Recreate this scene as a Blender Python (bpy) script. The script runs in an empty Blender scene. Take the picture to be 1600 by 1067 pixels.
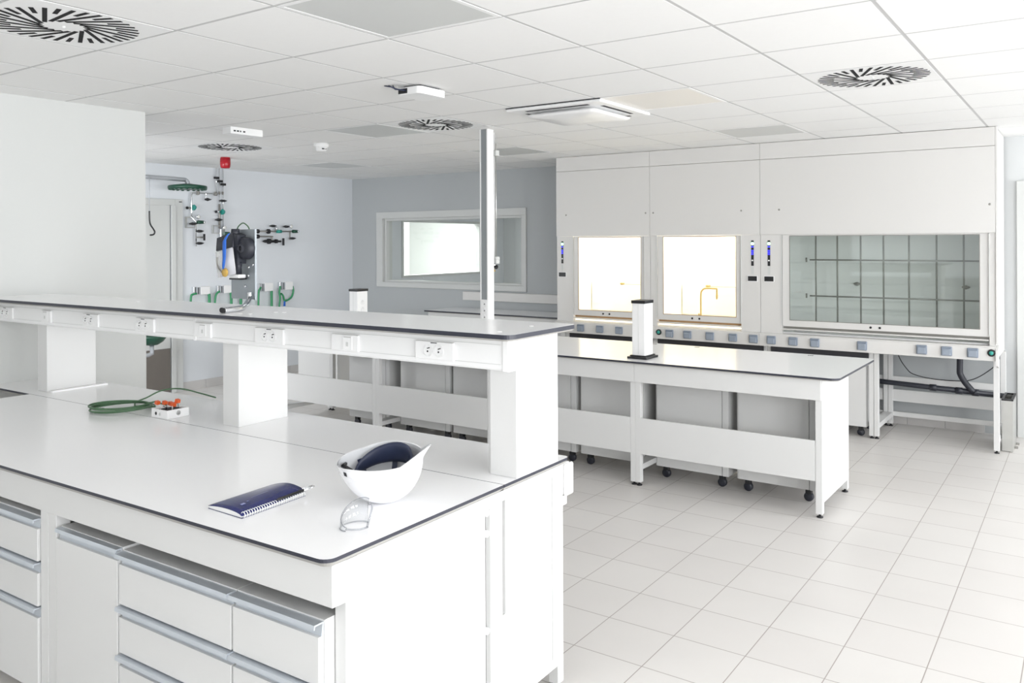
import bpy, math, random
from mathutils import Vector, Matrix
random.seed(7)
SC = bpy.context.scene
COL = SC.collection
PI = math.pi

# ------------------------------------------------------------------ camera
HC = 1.625                      # eye height
CEIL = 2.49
YAW = 0.6073
cam_d = bpy.data.cameras.new('camera')
cam_d.sensor_width = 36.0
cam_d.lens = 1302.15 / 1600 * 36.0
cam_d.shift_y = -(533.5 - 378.84) / 1600
cam_d.clip_start = 0.05
cam = bpy.data.objects.new('camera', cam_d)
COL.objects.link(cam)
cam.matrix_world = (Matrix.Translation((0, 0, HC)) @ Matrix.Rotation(YAW, 4, 'Z')
                    @ Matrix.Rotation(PI / 2, 4, 'X') @ Matrix.Rotation(-0.0041, 4, 'Z'))
SC.camera = cam

# ------------------------------------------------------------------ exposure, sky, window light, added fill
SC.view_settings.view_transform = 'Standard'
SC.view_settings.look = 'None'
SC.view_settings.gamma = 1.0
SC.view_settings.use_curve_mapping = False
SC.view_settings.exposure = -0.12
world = bpy.data.worlds.new('sky')
SC.world = world
world.use_nodes = True
bg = world.node_tree.nodes['Background']
bg.inputs['Color'].default_value = (0.92, 0.96, 1.0, 1)
bg.inputs['Strength'].default_value = 1.6


def area(name, loc, direction, sx, sy, power, color=(1, 1, 1)):
    l = bpy.data.lights.new(name, 'AREA')
    l.shape = 'RECTANGLE'
    l.size, l.size_y = sx, sy
    l.energy = power
    l.color = color
    o = bpy.data.objects.new(name, l)
    COL.objects.link(o)
    o.location = loc
    o.rotation_euler = Vector(direction).to_track_quat('-Z', 'Z').to_euler()
    return o


RX = 3.2          # the outer wall with the daylight windows (right of the camera)
FY = -3.6         # wall behind the camera
for yc, pw_ in ((-1.9, 195), (0.9, 165), (3.7, 122), (6.4, 146)):
    area('daylight_and_fill', (RX + 0.20, yc, 1.60), (-1, 0, -0.38), 2.4, 1.7, pw_, (0.97, 0.985, 1.0))
for xc in (-2.9, 0.2):
    area('daylight_and_fill', (xc, FY - 0.20, 1.65), (0, 1, -0.3), 2.4, 1.5, 5, (0.97, 0.985, 1.0))  # added fill from behind the camera, for faces turned towards it
area('daylight_and_fill', (-6.7, 1.7, 2.0), (-.25, 1, -0.2), 2.4, 1.4, 160, (0.97, 0.985, 1.0))  # added fill lamp hidden by the partition, lifts the far left
area('daylight_and_fill', (-9.6, 10.2, 2.4), (0, 0, -1), 2.0, 2.5, 220)         # bright room behind the far windows
area('next_room_fill', (-6.0, 10.0, 2.46), (0, 0, -1), 1.2, 0.6, 22)  # added lamp with no fixture, brightens the room behind the far window
SC.cycles.max_bounces = 16
SC.cycles.diffuse_bounces = 10
SC.cycles.transparent_max_bounces = 16


# ------------------------------------------------------------------ materials
def mat(name, color, rough=0.5, metal=0.0, var=0.0, scale=6.0, spec=0.5, coat=0.0):
    m = bpy.data.materials.new(name)
    m.use_nodes = True
    nt = m.node_tree
    b = nt.nodes['Principled BSDF']
    b.inputs['Base Color'].default_value = (*color, 1)
    b.inputs['Roughness'].default_value = rough
    b.inputs['Metallic'].default_value = metal
    b.inputs['Specular IOR Level'].default_value = spec
    b.inputs['Coat Weight'].default_value = coat
    if var > 0:
        tc = nt.nodes.new('ShaderNodeTexCoord')
        n = nt.nodes.new('ShaderNodeTexNoise')
        n.inputs['Scale'].default_value = scale
        n.inputs['Detail'].default_value = 4
        r = nt.nodes.new('ShaderNodeMix')
        r.data_type = 'RGBA'
        r.inputs['A'].default_value = (*[max(0, c * (1 - var)) for c in color], 1)
        r.inputs['B'].default_value = (*[min(1, c * (1 + var)) for c in color], 1)
        nt.links.new(tc.outputs['Object'], n.inputs['Vector'])
        nt.links.new(n.outputs['Fac'], r.inputs['Factor'])
        nt.links.new(r.outputs['Result'], b.inputs['Base Color'])
    return m


def emit(name, color, strength):
    m = bpy.data.materials.new(name)
    m.use_nodes = True
    b = m.node_tree.nodes['Principled BSDF']
    b.inputs['Base Color'].default_value = (*color, 1)
    b.inputs['Emission Color'].default_value = (*color, 1)
    b.inputs['Emission Strength'].default_value = strength
    return m


def glass(name, tint, gloss=0.9, milky=0.0):
    m = bpy.data.materials.new(name)
    m.use_nodes = True
    nt = m.node_tree
    nt.nodes.remove(nt.nodes['Principled BSDF'])
    out = nt.nodes['Material Output']
    tr = nt.nodes.new('ShaderNodeBsdfTransparent')
    tr.inputs['Color'].default_value = (*tint, 1)
    gl = nt.nodes.new('ShaderNodeBsdfGlossy')
    gl.inputs['Roughness'].default_value = 0.02
    fr = nt.nodes.new('ShaderNodeLayerWeight')
    fr.inputs['Blend'].default_value = 0.5
    pw = nt.nodes.new('ShaderNodeMath')
    pw.operation = 'POWER'
    pw.inputs[1].default_value = 4.0
    mu = nt.nodes.new('ShaderNodeMath')
    mu.operation = 'MULTIPLY_ADD'
    mu.inputs[1].default_value = gloss
    mu.inputs[2].default_value = 0.045 * gloss
    mu.use_clamp = True
    mx = nt.nodes.new('ShaderNodeMixShader')
    nt.links.new(fr.outputs['Facing'], pw.inputs[0])
    nt.links.new(pw.outputs[0], mu.inputs[0])
    nt.links.new(mu.outputs[0], mx.inputs['Fac'])
    body = tr
    if milky:
        df = nt.nodes.new('ShaderNodeBsdfDiffuse')
        df.inputs['Color'].default_value = (*tint, 1)
        body = nt.nodes.new('ShaderNodeMixShader')
        body.inputs['Fac'].default_value = milky
        nt.links.new(tr.outputs[0], body.inputs[1])
        nt.links.new(df.outputs[0], body.inputs[2])
    nt.links.new(body.outputs[0], mx.inputs[1])
    nt.links.new(gl.outputs[0], mx.inputs[2])
    nt.links.new(mx.outputs[0], out.inputs['Surface'])
    return m


def floor_material():
    m = mat('floor_tiles', (0.62, 0.60, 0.58), 0.38)
    nt = m.node_tree
    b = nt.nodes['Principled BSDF']
    L = nt.links.new
    tc = nt.nodes.new('ShaderNodeTexCoord')
    mp = nt.nodes.new('ShaderNodeMapping')
    mp.inputs['Location'].default_value = (-0.08115, -0.20028, 0)
    L(tc.outputs['Object'], mp.inputs['Vector'])
    br = nt.nodes.new('ShaderNodeTexBrick')
    br.offset = 0.0
    br.squash = 1.0
    br.inputs['Scale'].default_value = 1.0
    br.inputs['Brick Width'].default_value = 0.3
    br.inputs['Row Height'].default_value = 0.3
    br.inputs['Mortar Size'].default_value = 0.0022
    br.inputs['Mortar Smooth'].default_value = 0.2
    br.inputs['Bias'].default_value = 0.0
    br.inputs['Color1'].default_value = (0.625, 0.602, 0.583, 1)
    br.inputs['Color2'].default_value = (0.655, 0.635, 0.615, 1)
    br.inputs['Mortar'].default_value = (0.33, 0.295, 0.275, 1)
    L(mp.outputs[0], br.inputs['Vector'])
    n = nt.nodes.new('ShaderNodeTexNoise')
    n.inputs['Scale'].default_value = 2.2
    n.inputs['Detail'].default_value = 5
    L(tc.outputs['Object'], n.inputs['Vector'])
    ra = nt.nodes.new('ShaderNodeMapRange')
    ra.inputs['To Min'].default_value = 0.95
    ra.inputs['To Max'].default_value = 1.05
    L(n.outputs['Fac'], ra.inputs['Value'])
    mu = nt.nodes.new('ShaderNodeMix')
    mu.data_type = 'RGBA'
    mu.blend_type = 'MULTIPLY'
    mu.inputs['Factor'].default_value = 1.0
    L(br.outputs['Color'], mu.inputs['A'])
    L(ra.outputs['Result'], mu.inputs['B'])
    L(mu.outputs['Result'], b.inputs['Base Color'])
    bp = nt.nodes.new('ShaderNodeBump')
    bp.inputs['Strength'].default_value = 0.25
    bp.inputs['Distance'].default_value = 0.002
    bp.invert = True
    L(br.outputs['Fac'], bp.inputs['Height'])
    L(bp.outputs[0], b.inputs['Normal'])
    return m


M = {}
M['top'] = mat('white_laminate', (0.92, 0.92, 0.93), 0.18, var=0.008, scale=3)
M['edge'] = mat('dark_core_edge', (0.028, 0.030, 0.045), 0.35, var=0.1)
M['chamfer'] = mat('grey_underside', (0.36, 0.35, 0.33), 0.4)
M['white'] = mat('white_lacquer', (0.655, 0.655, 0.65), 0.42, var=0.01, scale=2)
M['plastic'] = mat('white_plastic', (0.84, 0.84, 0.84), 0.35, var=0.01)
M['alu'] = mat('grey_aluminium', (0.60, 0.64, 0.69), 0.34, 0.45, var=0.04, scale=20)
M['hood'] = mat('warm_white_lacquer', (0.665, 0.655, 0.64), 0.45, var=0.01, scale=2)
M['liner'] = mat('cream_liner', (0.82, 0.80, 0.74), 0.5, var=0.01)
M['wood'] = mat('brown_sash_seal', (0.35, 0.22, 0.11), 0.5, var=0.15, scale=30)
M['black'] = mat('black_plastic', (0.012, 0.012, 0.014), 0.4, var=0.2)
M['void'] = mat('black_slot', (0.003, 0.003, 0.004), 0.9)
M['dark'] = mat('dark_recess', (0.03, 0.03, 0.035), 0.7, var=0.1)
M['rubber'] = mat('black_rubber', (0.022, 0.024, 0.034), 0.45, var=0.2, scale=15)
M['socket'] = mat('blue_grey_socket', (0.20, 0.235, 0.29), 0.4, var=0.05)
M['socket_lid'] = mat('blue_grey_lid', (0.27, 0.31, 0.37), 0.35, var=0.05)
M['steel'] = mat('stainless_steel', (0.60, 0.60, 0.58), 0.32, 0.85, var=0.06, scale=14)
M['chrome'] = mat('chrome', (0.82, 0.83, 0.85), 0.08, 1.0, var=0.01)
M['galv'] = mat('galvanised_plate', (0.33, 0.36, 0.385), 0.38, 0.55, var=0.12, scale=9)
M['rod'] = mat('grey_rod', (0.30, 0.29, 0.27), 0.4, 0.4, var=0.05)
M['wall'] = mat('blue_grey_paint', (0.70, 0.725, 0.757), 0.75, var=0.02, scale=1.5)
M['wallfar'] = mat('mid_grey_paint', (0.44, 0.46, 0.47), 0.75, var=0.02, scale=1.5)
M['walll'] = mat('pale_grey_wall', (0.60, 0.615, 0.62), 0.75, var=0.01, scale=1.5)
M['partition'] = mat('off_white_paint', (0.58, 0.59, 0.58), 0.75, var=0.008, scale=1.5)
M['tile'] = mat('ceiling_tile', (0.83, 0.83, 0.825), 0.9, var=0.012, scale=40)
M['tbar'] = mat('ceiling_grid_bar', (0.52, 0.52, 0.52), 0.6)
M['lamp'] = mat('unlit_diffuser', (0.60, 0.61, 0.60), 0.35, var=0.01)
M['lampw'] = mat('warm_unlit_diffuser', (0.80, 0.775, 0.74), 0.4, var=0.01)
M['frame'] = mat('light_grey_frame', (0.60, 0.61, 0.60), 0.5, var=0.01)
M['skirt'] = mat('beige_skirting_tile', (0.56, 0.545, 0.535), 0.35, var=0.04)
M['kick'] = mat('taupe_door_panel', (0.155, 0.138, 0.122), 0.6, var=0.06, scale=12)
M['green'] = mat('green_shower_plastic', (0.008, 0.060, 0.034), 0.35, var=0.08)
M['teal'] = mat('teal_knob', (0.03, 0.30, 0.25), 0.35, var=0.1)
M['hose'] = mat('green_hose', (0.03, 0.24, 0.10), 0.4, var=0.15, scale=20)
M['cable'] = mat('dark_green_cable', (0.07, 0.15, 0.075), 0.4, var=0.25, scale=25)
M['red'] = mat('red_beacon', (0.38, 0.008, 0.018), 0.25, var=0.05)
M['blue'] = mat('blue_strap', (0.02, 0.13, 0.55), 0.6, var=0.1, scale=30)
M['navy'] = mat('navy_cover', (0.014, 0.019, 0.115), 0.25, var=0.12, scale=8)
M['navyfoam'] = mat('navy_padding', (0.022, 0.030, 0.068), 0.42, var=0.2, scale=30)
M['print'] = mat('pale_print', (0.22, 0.24, 0.42), 0.4, var=0.1)
M['paper'] = mat('paper', (0.84, 0.84, 0.82), 0.7, var=0.02, scale=60)
M['gold'] = mat('gold_disc', (0.62, 0.40, 0.10), 0.4, 0.3, var=0.1)
M['orange'] = mat('orange_connector', (0.75, 0.12, 0.03), 0.35, var=0.1)
M['helmet'] = mat('glossy_white_plastic', (0.86, 0.86, 0.88), 0.18, var=0.004, coat=0.3)
M['helmetin'] = mat('grey_white_inner', (0.62, 0.63, 0.65), 0.5, var=0.02)
M['blueled'] = emit('blue_display', (0.05, 0.05, 1.0), 1.6)
M['greenled'] = emit('green_white_display', (0.55, 1.0, 0.7), 1.6)
M['tube'] = emit('lit_tube', (1.0, 0.93, 0.78), 9.0)
M['pane'] = glass('clear_glass', (0.965, 0.98, 0.972), 0.6)
M['sash'] = glass('clear_sash_glass', (0.97, 0.98, 0.97), 0.6)
M['sashdark'] = glass('grey_sash_glass', (0.93, 0.955, 0.94), 1.0)
M['clear'] = glass('clear_plastic', (0.955, 0.96, 0.965), 1.0)
M['rim'] = glass('clear_rim', (0.80, 0.81, 0.83), 1.0)
M['sleeve'] = glass('clear_sleeve', (0.86, 0.86, 0.90), 1.0, 0.6)
M['pipe'] = mat('grey_pipe', (0.45, 0.47, 0.50), 0.35, 0.4, var=0.05)
M['infill'] = mat('grey_infill', (0.27, 0.29, 0.30), 0.5, var=0.02)
M['brass'] = mat('brass_tap', (0.50, 0.36, 0.14), 0.35, 0.5, var=0.1)
M['floor'] = floor_material()

# ------------------------------------------------------------------ mesh helpers
OFF = {}


class MB:
    """collects shapes; build() links them as one mesh object"""

    def __init__(s):
        s.v, s.f, s.m, s.s = [], [], [], []

    def face(s, pts, m=0, smooth=False):
        i = len(s.v)
        s.v += [tuple(p) for p in pts]
        s.f.append(tuple(range(i, i + len(pts))))
        s.m.append(m)
        s.s.append(smooth)

    def grid(s, rows, m=0, smooth=True, close=False, cap=False):
        i = len(s.v)
        n = len(rows[0])
        for r in rows:
            s.v += [tuple(p) for p in r]
        for a in range(len(rows) - 1):
            for b in range(n if close else n - 1):
                c = (b + 1) % n
                s.f.append((i + a * n + b, i + a * n + c, i + (a + 1) * n + c, i + (a + 1) * n + b))
                s.m.append(m)
                s.s.append(smooth)
        if cap:
            s.f.append(tuple(i + k for k in range(n))[::-1])
            s.f.append(tuple(i + (len(rows) - 1) * n + k for k in range(n)))
            s.m += [m, m]
            s.s += [False, False]
        return s

    def box(s, x0, x1, y0, y1, z0, z1, m=0):
        if x0 > x1: x0, x1 = x1, x0
        if y0 > y1: y0, y1 = y1, y0
        if z0 > z1: z0, z1 = z1, z0
        i = len(s.v)
        s.v += [(x0, y0, z0), (x1, y0, z0), (x1, y1, z0), (x0, y1, z0), (x0, y0, z1), (x1, y0, z1), (x1, y1, z1), (x0, y1, z1)]
        for q in ((3, 2, 1, 0), (4, 5, 6, 7), (0, 1, 5, 4), (1, 2, 6, 5), (2, 3, 7, 6), (3, 0, 4, 7)):
            s.f.append(tuple(i + k for k in q))
            s.m.append(m)
            s.s.append(False)
        return s

    def tube(s, pts, r, m=0, n=10, cap=True):
        pts = [Vector(p) for p in pts]
        rows = []
        d0 = (pts[1] - pts[0]).normalized()
        up = Vector((0, 0, 1)) if abs(d0.z) < 0.9 else Vector((1, 0, 0))
        a = d0.cross(up).normalized()
        for k, p in enumerate(pts):
            if k == 0: d = pts[1] - pts[0]
            elif k == len(pts) - 1: d = pts[-1] - pts[-2]
            else: d = (pts[k + 1] - p).normalized() + (p - pts[k - 1]).normalized()
            d.normalize()
            a = (a - d * a.dot(d)).normalized()
            b = d.cross(a)
            rr = r[k] if isinstance(r, (list, tuple)) else r
            rows.append([p + (a * math.cos(t) + b * math.sin(t)) * rr for t in [2 * PI * j / n for j in range(n)]])
        return s.grid(rows, m, True, True, cap)

    def cyl(s, p0, p1, r, m=0, n=16):
        return s.tube([p0, p1], r, m, n)

    def lathe(s, prof, c, m=0, n=24, axis='z', cap=True):
        rows = []
        for r, h in prof:
            row = []
            for k in range(n):
                t = 2 * PI * k / n
                a, b = r * math.cos(t), r * math.sin(t)
                if axis == 'z': row.append((c[0] + a, c[1] + b, c[2] + h))
                elif axis == 'x': row.append((c[0] + h, c[1] + a, c[2] + b))
                else: row.append((c[0] + b, c[1] + h, c[2] + a))
            rows.append(row)
        return s.grid(rows, m, True, True, cap)

    def prism(s, poly, z0, z1, m=0, mtop=None, axis='z', mbot=None):
        n = len(poly)

        def P(a, b, h):
            if axis == 'z': return (a, b, h)
            if axis == 'x': return (h, a, b)
            return (a, h, b)
        s.face([P(a, b, z0) for a, b in poly][::-1], m if mbot is None else mbot)
        s.face([P(a, b, z1) for a, b in poly], m if mtop is None else mtop)
        for k in range(n):
            a, b = poly[k], poly[(k + 1) % n]
            s.face([P(*a, z0), P(*b, z0), P(*b, z1), P(*a, z1)], m)
        return s

    def build(s, name, mats, parent=None, bevel=0.0, seg=2):
        me = bpy.data.meshes.new(name)
        o = OFF.get(parent, (0, 0, 0)) if parent else (0, 0, 0)
        me.from_pydata([(x - o[0], y - o[1], z - o[2]) for x, y, z in s.v], [], s.f)
        if not isinstance(mats, (list, tuple)): mats = [mats]
        for k in mats: me.materials.append(M[k] if isinstance(k, str) else k)
        me.polygons.foreach_set('material_index', s.m)
        me.polygons.foreach_set('use_smooth', s.s)
        me.update()
        ob = bpy.data.objects.new(name, me)
        COL.objects.link(ob)
        if parent:
            ob.parent = parent
            OFF[ob] = o
        if bevel > 0:
            b = ob.modifiers.new('bevel', 'BEVEL')
            b.width = bevel
            b.segments = seg
            b.limit_method = 'ANGLE'
            b.angle_limit = math.radians(50)
        return ob


def B(*a, **k): return MB().box(*a, **k)


def tag(o, label=None, cat=None, group=None, kind=None):
    if label: o['label'] = label
    if cat: o['category'] = cat
    if group: o['group'] = group
    if kind: o['kind'] = kind
    return o


# the front bench stands about one degree off the room's grid: its own frame
T1 = math.radians(1.05)
FBO = Vector((-1.567, 1.440, 0))


def thing(name, label, cat, loc=(0, 0, 0), group=None, fb=False):
    o = bpy.data.objects.new(name, None)
    o.empty_display_size = 0.1
    COL.objects.link(o)
    if fb:
        o.location = FBO + Matrix.Rotation(T1, 3, 'Z') @ Vector(loc)
        o.rotation_euler = (0, 0, T1)
    else:
        o.location = loc
    OFF[o] = tuple(loc)
    return tag(o, label, cat, group)


def copy_tree(o, loc, label, parent=None):
    c = o.copy()
    COL.objects.link(c)
    if parent is None:
        c.location = loc
        c['label'] = label
    else:
        c.parent = parent
    for ch in list(o.children):
        if ch not in DUPES: copy_tree(ch, None, None, c)
    DUPES.add(c)
    return c


DUPES = set()


def struct(name, mb, mats, parent=None, bevel=0.0):
    o = mb.build(name, mats, parent, bevel)
    if parent is None: o['kind'] = 'structure'
    return o


def rounded(x0, x1, y0, y1, r, corners, n=6):
    """rectangle outline, corners = subset of 'bl br tr tl' rounded"""
    P = []
    for key, cx, cy, a0, px, py in (('bl', x0 + r, y0 + r, PI, x0, y0), ('br', x1 - r, y0 + r, 1.5 * PI, x1, y0),
                                    ('tr', x1 - r, y1 - r, 0, x1, y1), ('tl', x0 + r, y1 - r, 0.5 * PI, x0, y1)):
        if key in corners:
            P += [(cx + r * math.cos(a0 + PI / 2 * k / n), cy + r * math.sin(a0 + PI / 2 * k / n)) for k in range(n + 1)]
        else:
            P.append((px, py))
    return P


def slab(poly, ztop, t_edge, t_ch, inset):
    """laminate board: white face, dark core edge, lighter chamfer below; poly counter-clockwise"""
    mb = MB()
    n = len(poly)
    # simple inward offset about edges
    ins = []
    for k in range(n):
        p, a, b = Vector(poly[k]), Vector(poly[k - 1]), Vector(poly[(k + 1) % n])
        e1 = (p - a).normalized()
        e2 = (b - p).normalized()
        nrm = Vector((-(e1.y + e2.y), e1.x + e2.x))
        nrm = nrm.normalized() * inset / max(0.3, math.cos(e1.angle(e2) / 2))
        ins.append((p.x + nrm.x, p.y + nrm.y))
    mb.face([(x, y, ztop) for x, y in poly], 0)
    z1 = ztop - t_edge
    z2 = z1 - t_ch
    for k in range(n):
        a, b = poly[k], poly[(k + 1) % n]
        c, d = ins[k], ins[(k + 1) % n]
        mb.face([(*a, z1), (*b, z1), (*b, ztop), (*a, ztop)], 1)
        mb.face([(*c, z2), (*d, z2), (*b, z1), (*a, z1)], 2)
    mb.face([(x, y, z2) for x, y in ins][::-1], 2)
    return mb


# ------------------------------------------------------------------ the setting
LX, FARY, PX, PY = -8.24, 8.06, -5.10, 3.123
struct('floor', B(-12, RX, FY, 13, -0.1, 0), 'floor')

# suspended ceiling: tiles just proud of their grid bars
GX, GY = -3.0433, 2.0018
SPECIAL = {(-1, -1): 'd', (-2, 4): 'd', (-6, 4): 'd', (3, 4): 'd', (0, 4): 'ac',
           (1, 0): 'l', (-3, 4): 'l', (-7, 7): 'l', (1, 4): 'l', (-3, 7): 'l', (1, 7): 'l'}
mb = MB()
for i in range(-9, 12):
    for j in range(-10, 11):
        x0, y0 = GX + 0.6 * i, GY + 0.6 * j
        x1, y1 = x0 + 0.6, y0 + 0.6
        g = 0.0085
        x0, x1 = max(x0 + g, LX), min(x1 - g, RX)
        y0, y1 = max(y0 + g, FY), min(y1 - g, FARY)
        if x1 - x0 < 0.02 or y1 - y0 < 0.02 or (i, j) in SPECIAL: continue
        mb.box(x0, x1, y0, y1, CEIL, CEIL + 0.012, 0)
mb.box(LX, RX, FY, FARY, CEIL + 0.0008, CEIL + 0.10, 1)
struct('ceiling', mb, ['tile', 'tbar'])

# walls
struct('wall_left', B(LX - 0.12, LX, 3.0, FARY, 0, CEIL + 0.1), 'wall')
struct('wall_partition', B(PX - 0.10, PX, FY, PY, 0, CEIL + 0.1), 'partition')

wx0, wx1, wz0, wz1 = -7.70, -5.42, 1.09, 1.985        # far window opening
mb = MB()
mb.box(LX - 0.12, wx0, FARY, FARY + 0.14, 0, CEIL + 0.1)
mb.box(wx1, -0.605, FARY, FARY + 0.14, 0, CEIL + 0.1)
mb.box(wx0, wx1, FARY, FARY + 0.14, 0, wz0)
mb.box(wx0, wx1, FARY, FARY + 0.14, wz1, CEIL + 0.1)
struct('wall_far', mb, 'wallfar')
struct('wall_far_right', B(-0.605, RX + 0.2, FARY, FARY + 0.14, 0, CEIL + 0.1), 'walll')  # same far wall; lighter colour stands in for window light on this end


def windowed_wall(name, axis, c0, c1, a0, a1, holes, z0, z1, m):
    mb = MB()
    edges = [a0]
    for h in holes: edges += list(h)
    edges.append(a1)
    for k in range(0, len(edges), 2):
        r = (edges[k], edges[k + 1])
        mb.box(*((c0, c1, *r) if axis == 'x' else (*r, c0, c1)), 0, CEIL + 0.1)
    for h in holes:
        q = (c0, c1, *h) if axis == 'x' else (*h, c0, c1)
        mb.box(*q, 0, z0)
        mb.box(*q, z1, CEIL + 0.1)
    return struct(name, mb, m)


windowed_wall('wall_right', 'x', RX, RX + 0.15, FY - 0.15, FARY, [(-3.1, -0.7), (-0.3, 2.1), (2.5, 4.9), (5.2, 7.6)], 0.5, 2.4, 'partition')
windowed_wall('wall_front', 'y', FY - 0.15, FY, PX, RX, [(-4.1, -1.7), (-1.0, 1.4)], 0.9, 2.4, 'partition')  # unseen windows added to let the frontal fill in

windowed_wall('wall_passage', 'y', 2.88, 3.0, LX, PX - 0.10, [(-8.0, -6.2)], 0.6, 2.15, 'wall')  # unseen opening added for the fill lamp behind it

# skirting tiles
mb = MB()
for k in range(18):
    mb.box(LX, LX + 0.009, 5.47 + 0.3 * k, min(FARY, 5.47 + 0.3 * k + 0.297), 0, 0.095)
    if 5.47 + 0.3 * (k + 1) > FARY: break
struct('baseboard_left', mb, 'skirt', bevel=0.001)
mb = MB()
for k in range(26):
    x = LX + 0.3 * k
    mb.box(x, min(-0.56, x + 0.297), FARY - 0.009, FARY, 0, 0.09)
    if x + 0.6 > -0.56: break
struct('baseboard_far', mb, 'skirt', bevel=0.001)

# far window with the room behind it
fr = MB()
fx0, fx1, fz0, fz1 = -7.775, -5.39, 1.050, 2.030
for (a, b, c, d) in ((fx0, fx1, fz1 - 0.085, fz1), (fx0, fx1, fz0, fz0 + 0.065), (fx0, fx0 + 0.11, fz0 + 0.065, fz1 - 0.085), (fx1 - 0.062, fx1, fz0 + 0.065, fz1 - 0.085)):
    fr.box(a, b, FARY - 0.022, FARY + 0.02, c, d)
for (a, b, c, d) in ((-7.665, -5.452, 1.915, 1.945), (-7.665, -5.452, 1.115, 1.14), (-7.665, -7.63, 1.14, 1.915), (-5.487, -5.452, 1.14, 1.915)):
    fr.box(a, b, FARY + 0.02, FARY + 0.13, c, d)
w1 = struct('window_1', fr, 'frame', bevel=0.003)
B(-7.64, -5.48, FARY + 0.07, FARY + 0.076, 1.13, 1.925).build('pane', 'pane', w1)
mb = MB()
y2 = 9.04
mb.box(LX - 0.12, LX, FARY + 0.14, y2, 0, CEIL + .1)
mb.box(LX - 0.12, LX, 10.95, 11.6, 0, CEIL + .1)
mb.box(LX - 0.12, LX, y2, 10.95, 0, 1.116)
mb.box(LX - 0.12, LX, y2, 10.95, 1.965, CEIL + .1)
struct('wall_next_left', mb, 'wall')
struct('wall_next_far', B(LX - 0.12, -3.9, 11.6, 11.7, 0, CEIL + .1), 'walll')
struct('wall_next_right', B(-4.0, -3.9, FARY + .14, 11.6, 0, CEIL + .1), 'walll')
struct('ceiling_next', B(-11.6, -3.9, FARY + .14, 12.6, CEIL, CEIL + .1), 'tile')
fr = MB()
for (a, b, c, d) in ((y2, 10.95, 1.93, 1.965), (y2, 10.95, 1.116, 1.15), (y2, y2 + .04, 1.15, 1.93), (10.91, 10.95, 1.15, 1.93)):
    fr.box(LX - 0.12, LX + 0.012, a, b, c, d)
w2 = struct('window_2', fr, 'frame')
B(LX - .07, LX - .064, y2 + .03, 10.92, 1.14, 1.94).build('pane', 'pane', w2)
struct('wall_bright_far', B(-11.6, LX - 0.12, 12.5, 12.6, 0, CEIL + .1), 'partition')
struct('wall_bright_left', B(-11.6, -11.5, 7.9, 12.5, 0, CEIL + .1), 'partition')
struct('wall_bright_near', B(-11.5, LX - 0.12, 7.9, 8.0, 0, CEIL + .1), 'partition')
# light wall pier dividing the bright room
struct('trim_1', B(-10.4, -10.2, 10.9, 11.4, 0, CEIL), 'partition')

# doors
mb = MB()
mb.box(LX, LX + 0.03, 5.375, 5.466, 0, 2.112)
mb.box(LX, LX + 0.03, 4.36, 5.375, 2.045, 2.112)
mb.box(LX, LX + 0.03, 4.30, 4.36, 0, 2.112)
mb.box(LX + 0.03, LX + 0.045, 5.322, 5.375, 0, 2.045)
mb.box(LX + 0.002, LX + 0.012, 4.36, 5.322, 0.49, 2.045)
d1 = struct('door_1', mb, 'partition', bevel=0.003)
B(LX + 0.002, LX + 0.013, 4.36, 5.322, 0.006, 0.49).build('kick_panel', 'kick', d1)
B(LX + 0.03, LX + 0.033, 5.42, 5.455, 2.08, 2.09).build('door_label', 'dark', d1)
mb = MB()
mb.box(-0.505, -0.44, FARY - 0.03, FARY, 0, 2.115)
mb.box(-0.44, 0.55, FARY - 0.03, FARY, 2.05, 2.115)
mb.box(0.55, 0.615, FARY - 0.03, FARY, 0, 2.115)
mb.box(-0.44, 0.55, FARY - 0.012, FARY, 0.005, 2.05)
d2 = struct('door_2', mb, 'partition', bevel=0.003)
MB().tube([(0.46, FARY - 0.012, 1.0), (0.46, FARY - 0.06, 1.0), (0.36, FARY - 0.06, 1.0)], 0.01).build('door_handle', 'steel', d2)

# ------------------------------------------------------------------ ceiling fittings
SW = 1


def diffuser(i, j, label):
    cx, cy = GX + 0.6 * i + 0.3, GY + 0.6 * j + 0.3
    t = thing('ceiling_diffuser', label, 'air vent', (cx, cy, CEIL), 'swirl air diffusers in the ceiling')
    B(cx - .292, cx + .292, cy - .292, cy + .292, CEIL - .001, CEIL + .0007).build('plate', 'plastic', t)
    sl = MB()
    n = 18
    for k in range(2 * n):
        a = 2 * PI * k / (2 * n)
        r0, r1 = (0.095, 0.272) if k % 2 == 0 else (0.195, 0.272)
        # slots lean off the radius, like a pinwheel
        ca, sa = math.cos(a), math.sin(a)
        lean = SW * math.radians(14)
        p1 = Vector((ca, sa)) * r1
        d = -Vector((math.cos(a + lean), math.sin(a + lean)))
        L = (r1 - r0) * 1.24 if k % 2 == 0 else (r1 - r0) * 1.05
        p0 = p1 + d * L
        nn = Vector((-d.y, d.x)) * 0.0085
        q = [(p1 - nn), (p1 + nn), (p0 + nn), (p0 - nn)]
        sl.prism([(cx + v.x, cy + v.y) for v in q], CEIL - .0022, CEIL - .0005)
    sl.build('slots', 'void', t)
    MB().lathe([(0.001, -.0065), (.006, -.006), (.006, -.001)], (cx, cy, CEIL), n=12).build('screw', 'plastic', t)
    return t


diffuser(-1, -1, 'round swirl vent at the top left corner, largest of the four')
diffuser(-2, 4, 'round swirl vent in the ceiling beside the head of the tall post')
diffuser(-6, 4, 'round swirl vent in the ceiling above the red beacon')
diffuser(3, 4, 'round swirl vent in the ceiling at the right, above the large fume hood')


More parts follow.
